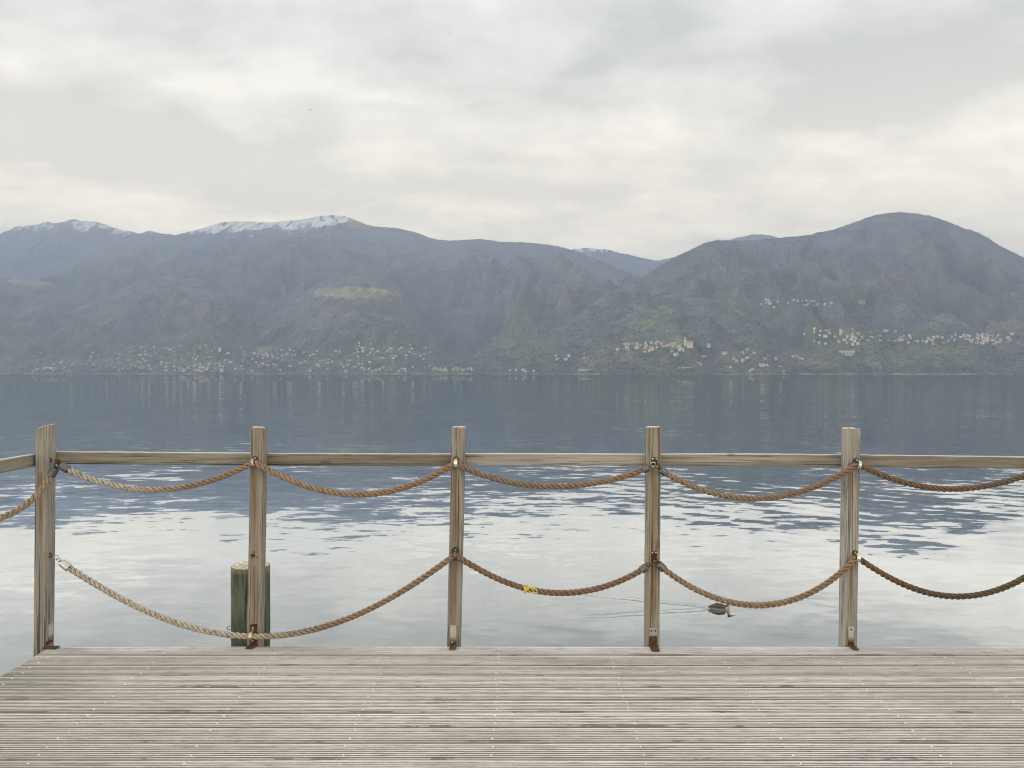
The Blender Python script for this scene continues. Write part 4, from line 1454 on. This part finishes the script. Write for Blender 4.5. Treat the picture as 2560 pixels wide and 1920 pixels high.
def roof_mesh(w_, d_, h_, r_, o=0.7, th=0.5):
    k = r_ / d_
    lo = h_ - o * k
    vs = [(-w_ - o, -d_ - o, lo + .15), (w_ + o, -d_ - o, lo + .15), (w_ + o, 0, h_ + r_ + .15), (-w_ - o, 0, h_ + r_ + .15), (w_ + o, d_ + o, lo + .15), (-w_ - o, d_ + o, lo + .15)]
    vs += [(x, y, z + th) for (x, y, z) in vs]
    fs = [(6, 7, 8, 9), (9, 8, 10, 11), (3, 2, 1, 0), (5, 4, 2, 3), (0, 1, 7, 6), (4, 5, 11, 10), (1, 2, 8, 7), (2, 4, 10, 8), (3, 0, 6, 9), (5, 3, 9, 11)]
    return vs, fs


def mesh_of(name, vf, mat):
    me = bpy.data.meshes.new(name)
    me.from_pydata(vf[0], [], vf[1])
    me.materials.append(mat)
    return me


SHAPES = [(5.5, 4.2, 6.0, 2.2), (7.5, 5.0, 7.0, 2.4), (6.0, 5.0, 8.5, 2.4), (10.0, 5.5, 7.5, 2.6)]
WM = [[mesh_of('wall', wall_mesh(*s), wmt) for wmt in WALLS] for s in SHAPES]
RMs = [[mesh_of('roof', roof_mesh(*s), rmt) for rmt in ROOFS] for s in SHAPES]


def win_mesh(s):
    w_, d_, h_, r_ = s
    return mesh_of('window', ([(-.8, -d_ - .12, -1.0), (.8, -d_ - .12, -1.0), (.8, -d_ - .12, 1.0), (-.8, -d_ - .12, 1.0), (-.8, -d_ + .1, -1.0), (.8, -d_ + .1, -1.0), (.8, -d_ + .1, 1.0), (-.8, -d_ + .1, 1.0)],
                              [(0, 1, 2, 3), (7, 6, 5, 4), (0, 4, 5, 1), (1, 5, 6, 2), (2, 6, 7, 3), (3, 7, 4, 0)]), GLASS)


WN = [win_mesh(s) for s in SHAPES]
hr = random.Random(21)


def house(px, py, label, group, wall=None, roof=None, shape=None, sc=1.0, windows=False, rot=None):
    sc *= 0.80
    p = hit(px, py)
    k = shape if shape is not None else hr.choice((0, 0, 1, 1, 2, 3))
    wv = wall if wall is not None else hr.choices(range(5), (6, 3, 1.2, 2.4, 1))[0]
    rv = roof if roof is not None else hr.choices(range(3), (4, 4, 2))[0]
    e = empty('house', p + Vector((0, 0, 0.4)), label, 'house', group)
    e.rotation_euler.z = rot if rot is not None else hr.uniform(-0.5, 0.5) + (math.pi / 2 if hr.random() < 0.25 else 0)
    s = sc * hr.uniform(0.85, 1.2)
    e.scale = (s, s, s * hr.uniform(0.85, 1.1))
    for nm, me in (('wall', WM[k][wv]), ('roof', RMs[k][rv])):
        o = bpy.data.objects.new(nm, me)
        C.objects.link(o)
        o.parent = e
    if windows:
        w_, d_, h_, r_ = SHAPES[k]
        for zz_ in ((2.2, 5.4) if h_ > 6.5 else (2.6,)):
            for f in (-0.55, 0.0, 0.55):
                o = bpy.data.objects.new('window', WN[k])
                C.objects.link(o)
                o.parent = e
                o.location = (w_ * f, 0, zz_)
    return e


def cluster(n, box, label, group, wall=None, roof=None, sc=1.0, slope=0.0, lean=None, gap=7.0):
    x0, x1, y0, y1 = box
    done = []
    tries = 0
    while len(done) < n and tries < n * 30:
        tries += 1
        f = hr.random() if lean is None else min(1, max(0, hr.gauss(lean[0], lean[1])))
        px = x0 + (x1 - x0) * f
        py = hr.uniform(y0, y1) + slope * (f - 0.5) * (x1 - x0)
        if any(abs(px - a) < gap and abs(py - b) < 4.0 for a, b in done):
            continue
        done.append((px, py))
        wl = wall() if callable(wall) else wall
        house(px, py, label, group, wl, roof, None, sc)


cluster(22, (70, 420, 906, 929), 'small pale house scattered along the far left shore', 'houses on the far left shore')
cluster(30, (430, 562, 912, 930), 'pale house of the dense waterfront village left of the snowy peak', 'houses of the left waterfront village', gap=5)
cluster(26, (300, 560, 862, 903), 'pale house on the green slope above the left waterfront village', 'houses on the slope over the left waterfront')
cluster(30, (610, 830, 872, 895), 'pale house of the hillside village below the meadow', 'houses of the hillside village below the meadow', slope=-0.05, lean=(0.35, 0.25))
cluster(20, (600, 880, 900, 929), 'pale house near the shore below the hillside village', 'houses near the shore under the hillside village')
cluster(22, (870, 1062, 856, 893), 'white house on the wooded shelf right of the hillside village', 'houses on the shelf under the meadow', wall=0)
cluster(22, (900, 1162, 920, 930), 'pale house in the waterfront row under the shelf', 'houses of the middle waterfront row', gap=6)
cluster(5, (1262, 1340, 925, 930), 'white boathouse at the shore under the valley', 'boathouses under the valley', wall=0, gap=14)
cluster(6, (1390, 1480, 884, 902), 'lone house on the slope left of the church village', 'houses left of the church village', wall=0, slope=-0.14, gap=9)
cluster(36, (1560, 1706, 858, 878), 'house packed in the old village beside the church', 'houses of the church village', wall=lambda: hr.choice((1, 1, 2, 2, 0, 3)), slope=-0.03, gap=5)
cluster(14, (1915, 2085, 752, 768), 'house of the small upper village on the round mountain', 'houses of the upper village', slope=0.05)
cluster(30, (2035, 2245, 825, 862), 'house of the spread-out village on the right slope', 'houses of the right slope village', slope=-0.02, lean=(0.45, 0.25))
cluster(12, (2245, 2370, 842, 858), 'house in the thin row between the two right-hand villages', 'houses between the right villages')
cluster(30, (2372, 2520, 838, 860), 'house crowded below the tower of the far right village', 'houses of the tower village', wall=lambda: hr.choice((1, 1, 0, 0, 3, 2)), slope=0.03, lean=(0.55, 0.22), gap=5)
for (x, y, wl, k, lab) in ((1690, 888, 0, 3, 'white villa just under the church village'), (1760, 893, 0, 1, 'white villa below and right of the church'), (1772, 866, 0, 2, 'slim white villa right of the church'),
                           (1813, 884, 1, 3, 'broad cream villa with dark windows right of the church'), (1856, 884, 0, 2, 'narrow white villa in the trees'), (1869, 876, 0, 1, 'white villa with grey roof above the narrow villa'),
                           (1835, 898, 4, 2, 'ochre villa with white base on the lower slope'), (1857, 902, 0, 0, 'little white house beside the ochre villa'), (1913, 899, 1, 2, 'tall cream villa on the lower slope'),
                           (1917, 889, 2, 0, 'small pink house above the tall cream villa'), (1940, 900, 0, 2, 'double white house right of the tall cream villa'), (1983, 893, 0, 2, 'round-fronted white villa standing alone'),
                           (2006, 899, 0, 0, 'small white house right of the round-fronted villa'), (1878, 928, 0, 1, 'white boathouse with red annex at the right shore'), (1905, 915, 1, 3, 'cream house just above the right shore'),
                           (1960, 930, 0, 0, 'white hut at the water under the right slope'), (948, 926, 0, 2, 'tall white house alone at the middle waterfront'), (1098, 926, 4, 3, 'large ochre house at the middle waterfront'),
                           (1150, 925, 3, 3, 'large grey-walled villa at the end of the middle waterfront'), (2332, 860, 2, 0, 'small red-roofed house below the thin row')):
    house(x, y, lab, 'single villas on the far shore', wl, 0 if wl else None, k, 1.15, True, hr.uniform(-.3, .3))
house(2155, 760, 'big yellow house standing alone on the round mountain', None, 4, 1, 3, 2.2, True, 0.1)
house(560, 800, 'single white house high on the wooded spur', None, 0, 0, 0, 0.9)


def church(px, py, label, sc):
    p = hit(px, py)
    e = empty('church', p, label, 'church')
    e.scale = (sc, sc, sc)
    o = MB().add(*wall_mesh(8, 5.5, 11, 3.5)).build('nave', WALLS[1], e, (0, 0, 0))
    o.location = (8, 0, 0)
    o = MB().add(*roof_mesh(8, 5.5, 11, 3.5)).build('nave_roof', ROOFS[0], e, (0, 0, 0))
    o.location = (8, 0, 0)
    o = MB().box((-2.6, -2.6, -5), (2.6, 2.6, 21)).build('tower', WALLS[1], e, (0, 0, 0))
    o.location = (-3.2, 0, 0)
    w_ = MB().box((-0.9, -2.75, 16.2), (0.9, -2.5, 19.2)).build('belfry_window', GLASS, o, (0, 0, 0))
    w_.location = (0, 0, 0)
    s = MB().add([(-3, -3, 21.05), (3, -3, 21.05), (3, 3, 21.05), (-3, 3, 21.05), (0, 0, 27)], [(0, 1, 4), (1, 2, 4), (2, 3, 4), (3, 0, 4), (3, 2, 1, 0)]).build('spire', ROOFS[1], o, (0, 0, 0))
    s.location = (0, 0, 0)
    for f in (-4, 0, 4):
        w_ = MB().box((f - .7, -5.62, 5), (f + .7, -5.4, 8)).build('window', GLASS, e, (0, 0, 0))
        w_.location = (8, 0, 0)
    return e


church(1716, 866, 'cream church with slender bell tower over the right-hand village', 1.55)
church(2458, 850, 'church with square tower among the far right village', 1.25)
church(500, 872, 'small white church on the slope above the left waterfront', 0.6)
# the long terraced building on the right slope
p = hit(2120, 886)
e = empty('terraced_building', p, 'long terraced apartment building with a row of gables on the right slope', 'building')
o = MB().box((-38, -8, -6), (38, 8, 9)).build('wall', WALLS[3], e, (0, 0, 0))
o.location = (0, 0, 0)
for k in range(6):
    x = -32 + k * 12.8
    g_ = MB().add(*wall_mesh(4.6, 5, 4, 2.5)).build('gable', WALLS[1], e, (0, 0, 0))
    g_.rotation_euler.z = math.pi / 2
    g_.location = (x, -2, 9.5)
    g2_ = MB().add(*roof_mesh(4.6, 5, 4, 2.5)).build('gable_roof', ROOFS[0], e, (0, 0, 0))
    g2_.rotation_euler.z = math.pi / 2
    g2_.location = (x, -2, 9.5)
    for zz_ in (0.5, 4.5):
        q = MB().box((-2.4, -8.1, zz_), (2.4, -7.9, zz_ + 2.2)).build('window', GLASS, e, (0, 0, 0))
        q.location = (x, 0, 0)
# low road gallery and lakeside walls
for (px, py, L, lab) in ((1720, 919, 78, 'pale road gallery parapet above the shore right of the valley'), (1480, 924, 110, 'thin pale road wall along the shore below the lone houses')):
    p = hit(px, py)
    e = empty('road_wall', p, lab, 'wall', 'road walls on the far shore')
    MB().box((-L / 2, -1, -4), (L / 2, 1, 2.6)).build('parapet', WALLS[3], e, (0, 0, 0)).location = (0, 0, 0)
    for k in range(7):
        MB().box((-0.5, -1.5, -6), (0.5, -1.05, 1.2)).build('pillar', WALLS[3], e, (0, 0, 0)).location = (-L / 2 + 3 + k * (L - 6) / 6, 0, 0)

# the stone embankment at the water's edge
for (a_, b_) in ((-300, 1180), (1262, 1345), (1385, 1500), (1790, 2900)):
    vs, fs = [], []
    us_ = np.arange(a_, b_, 6.0)
    for i, u_ in enumerate(us_):
        S_ = float(np.interp(u_, GRID, SHORE)) - 14.0
        x_ = (u_ - 1280) / F * S_
        tp = WZ + 0.5 + 2.2 * float(perlin(np.array([u_ * 0.021]), np.array([3.7]), 5)[0]) + 0.8 * math.sin(u_ * 0.11)
        for (dy_, z_) in ((0, WZ - 1.5), (0.3, tp), (9.0, tp + 0.2), (30.0, WZ - 1.5)):
            vs.append((x_ * (S_ + dy_) / S_, S_ + dy_, z_))
    for i in range(len(us_) - 1):
        for k in range(3):
            fs.append((i * 4 + k, i * 4 + 4 + k, i * 4 + 5 + k, i * 4 + k + 1))
    tag(MB().add(vs, fs).build('embankment', EMB), kind='structure')

# the remaining houses, too many and too small to pick out
hv, hf, hc = [], [], []
for (n_, x0, x1, y0, y1) in ((70, 90, 600, 880, 929), (60, 600, 1080, 868, 929), (18, 1080, 1180, 921, 930), (14, 1540, 1715, 856, 882), (16, 2000, 2260, 822, 866), (8, 2240, 2390, 838, 862), (14, 2365, 2545, 834, 862),
                             (10, 1900, 2090, 750, 772), (14, 1740, 2010, 880, 926)):
    for k in range(n_):
        p = hit(hr.uniform(x0, x1), hr.uniform(y0, y1))
        wv_, rf_ = wall_mesh(hr.uniform(3.5, 6.5), hr.uniform(3, 4.5), hr.uniform(3.5, 6.5), 1.8), None
        rz = hr.uniform(-.6, .6)
        cw = hr.choice(((0.78, 0.77, 0.74), (0.74, 0.70, 0.62), (0.60, 0.58, 0.56), (0.70, 0.56, 0.48)))
        cr_ = hr.choice(((0.30, 0.20, 0.15), (0.36, 0.35, 0.34), (0.45, 0.42, 0.40)))
        o_ = len(hv)
        for i, (x_, y_, z_) in enumerate(wv_[0]):
            hv.append((p.x + x_ * math.cos(rz) - y_ * math.sin(rz), p.y + x_ * math.sin(rz) + y_ * math.cos(rz), p.z + z_))
        for q in wv_[1]:
            hf.append(tuple(i + o_ for i in q))
            hc.append(cr_ if q in ((4, 5, 9, 8), (6, 7, 8, 9)) else cw)
ob = MB().add(hv, hf).build('small_far_houses', FARH)
fa = ob.data.attributes.new('col', 'FLOAT_COLOR', 'FACE')
fa.data.foreach_set('color', [c_ for q in hc for c_ in (*q, 1.0)])
tag(ob, 'countless tiny houses strewn between the villages across the lake', 'houses', None, 'stuff')

# ------------------------------------------------------------------ woods
m, t = new_mat('woodland')
a = t.n('ShaderNodeAttribute', attribute_name='col').outputs['Color']
finish(t, princ(t, a, 0.95, 0.0, None, 0.05))
WOODS = m
N = 34000
u = RNG.uniform(-120, 2680, N)
names = list(HILLS)
# spread over the visible slopes
S = np.interp(u, GRID, SHORE)
d = S + (RNG.random(N) ** 1.3) * 4200
z, who = ground(u, d)
keep = z > WZ + 1.2
for nm in ('snow_mountain', 'valley_mountain'):
    keep &= who != names.index(nm)
u, d, z, who = u[keep], d[keep], z[keep], who[keep]
cols = np.zeros((len(u), 3))
snw = np.zeros(len(u))
for i, nm in enumerate(names):
    k = who == i
    if k.any():
        cols[k], snw[k] = land_colour(nm, u[k], d[k], z[k])
meadow = (cols[:, 1] > 0.235)
keep = (~meadow | (RNG.random(len(u)) < 0.06)) & (snw < 0.25)
u, d, z, cols = u[keep], d[keep], z[keep], cols[keep]
n = len(u)
x = (u - 1280) / F * d
rad = RNG.uniform(2.6, 5.2, n) * np.where(RNG.random(n) < 0.1, 1.4, 1.0)
hgt = rad * RNG.uniform(1.2, 1.9, n)
ang = RNG.uniform(0, 6.28, n)
tint = RNG.uniform(1.05, 1.45, n)[:, None] * (1 + RNG.normal(0, 0.06, (n, 3)))
ev = RNG.random(n) < 0.02
cols = np.clip(cols * tint, 0.01, 0.5)
cols[ev] = np.array([0.055, 0.066, 0.058])
base = np.array([[math.cos(k * 2 * math.pi / 5), math.sin(k * 2 * math.pi / 5), 0.0] for k in range(5)])
V = np.zeros((n, 7, 3))
ca_, sa_ = np.cos(ang), np.sin(ang)
for k in range(5):
    jr = rad * RNG.uniform(0.75, 1.2, n)
    V[:, k, 0] = x + jr * (base[k, 0] * ca_ - base[k, 1] * sa_)
    V[:, k, 1] = d + jr * (base[k, 0] * sa_ + base[k, 1] * ca_)
    V[:, k, 2] = z + hgt * RNG.uniform(0.45, 0.7, n)
V[:, 5] = np.stack([x, d, z + hgt * 1.35], 1)
V[:, 6] = np.stack([x, d, z - 2.0], 1)
tri = np.array([[k, (k + 1) % 5, 5] for k in range(5)] + [[(k + 1) % 5, k, 6] for k in range(5)])
T = (np.arange(n)[:, None, None] * 7 + tri[None]).reshape(-1, 3)
wo_ = add_mesh('forest', V.reshape(-1, 3), T, WOODS, {'col': ('FLOAT_COLOR', np.repeat(cols, 7, 0))}, smooth=False)
tag(wo_, 'bare spring woods covering the mountain slopes across the lake', 'forest', None, 'stuff')

# single trees standing at the water's edge, right-hand shore
LEAF = [plain('leaf_fresh', (0.17, 0.19, 0.085), 0.9, 0.35, 0.25), plain('leaf_olive', (0.13, 0.14, 0.075), 0.9, 0.35, 0.25), plain('leaf_dark', (0.05, 0.065, 0.04), 0.9, 0.3, 0.25)]
BARK = plain('bark', (0.10, 0.08, 0.06), 0.9, 0.3, 1.0)


def crown_mesh(seed, mat, tall=1.0):
    rg_ = random.Random(seed)
    b = MB()
    for k in range(46):
        th, ph = rg_.uniform(0, 6.28), math.acos(rg_.uniform(-0.8, 1))
        r = rg_.uniform(0.55, 1.0)
        c_ = Vector((r * math.sin(ph) * math.cos(th) * 6.5, r * math.sin(ph) * math.sin(th) * 6.5, 10 + r * math.cos(ph) * 7.0 * tall))
        s = rg_.uniform(1.2, 2.4)
        vs = [c_ + Vector((rg_.uniform(-1, 1), rg_.uniform(-1, 1), rg_.uniform(-1, 1))).normalized() * s for _ in range(5)]
        b.add(vs, [(0, 1, 2), (0, 2, 3), (0, 3, 4), (0, 4, 1), (1, 3, 2), (1, 4, 3)])
    return mesh_of('crown', (b.v, b.f), mat)


def trunk_mesh():
    b = MB()
    b.tube([(0, 0, -2), (0.1, 0, 3), (0.0, 0.1, 8), (0.2, 0, 13)], [0.6, 0.45, 0.3, 0.1], 7)
    for k in range(4):
        a = k * 1.6
        b.tube([(0, 0, 4 + k), (2.2 * math.cos(a), 2.2 * math.sin(a), 7 + k), (4 * math.cos(a), 4 * math.sin(a), 10 + k)], [0.25, 0.16, 0.06], 5)
    return mesh_of('trunk', (b.v, b.f), BARK)


TR = trunk_mesh()
CR = [crown_mesh(k, LEAF[k % 3 if k < 3 else k - 3], 1.0 + 0.15 * (k % 2)) for k in range(5)]
tr = random.Random(5)


def tree(px, py, label, group, k, s):
    p = hit(px, py)
    e = empty('lakeside_tree', p, label, 'tree', group)
    e.rotation_euler.z = tr.uniform(0, 6)
    e.scale = (s * tr.uniform(.9, 1.2), s * tr.uniform(.9, 1.2), s)
    for nm, me in (('trunk', TR), ('crown', CR[k])):
        o = bpy.data.objects.new(nm, me)
        C.objects.link(o)
        o.parent = e


for k in range(34):
    tree(1985 + k * 17.4 + tr.uniform(-5, 5), tr.uniform(926, 931), 'fresh green tree in the row along the right-hand shore', 'trees along the right shore', tr.choice((0, 0, 1, 3, 4)), tr.uniform(0.75, 1.35))
for k in range(12):
    tree(1340 + k * 36 + tr.uniform(-9, 9), tr.uniform(927, 931), 'dull green tree on the shore below the church village', 'trees under the church village', tr.choice((1, 2, 4)), tr.uniform(0.7, 1.1))
tree(1935, 929, 'pale round tree at the water beside the white hut', None, 0, 1.7)
tree(1535, 907, 'single yellow-green round tree on the slope below the church village', None, 0, 1.2)
tree(1675, 880, 'dark cypress-green tree in front of the church village', None, 2, 1.5)
for (x, y, lab) in ((1752, 880, 'dark evergreen between the church and the slim white villa'), (1668, 886, 'dark evergreen under the old village houses'), (2545, 852, 'dark evergreen at the far right village'), (2360, 858, 'dark evergreen left of the tower village')):
    tree(x, y, lab, None, 2, 1.3)
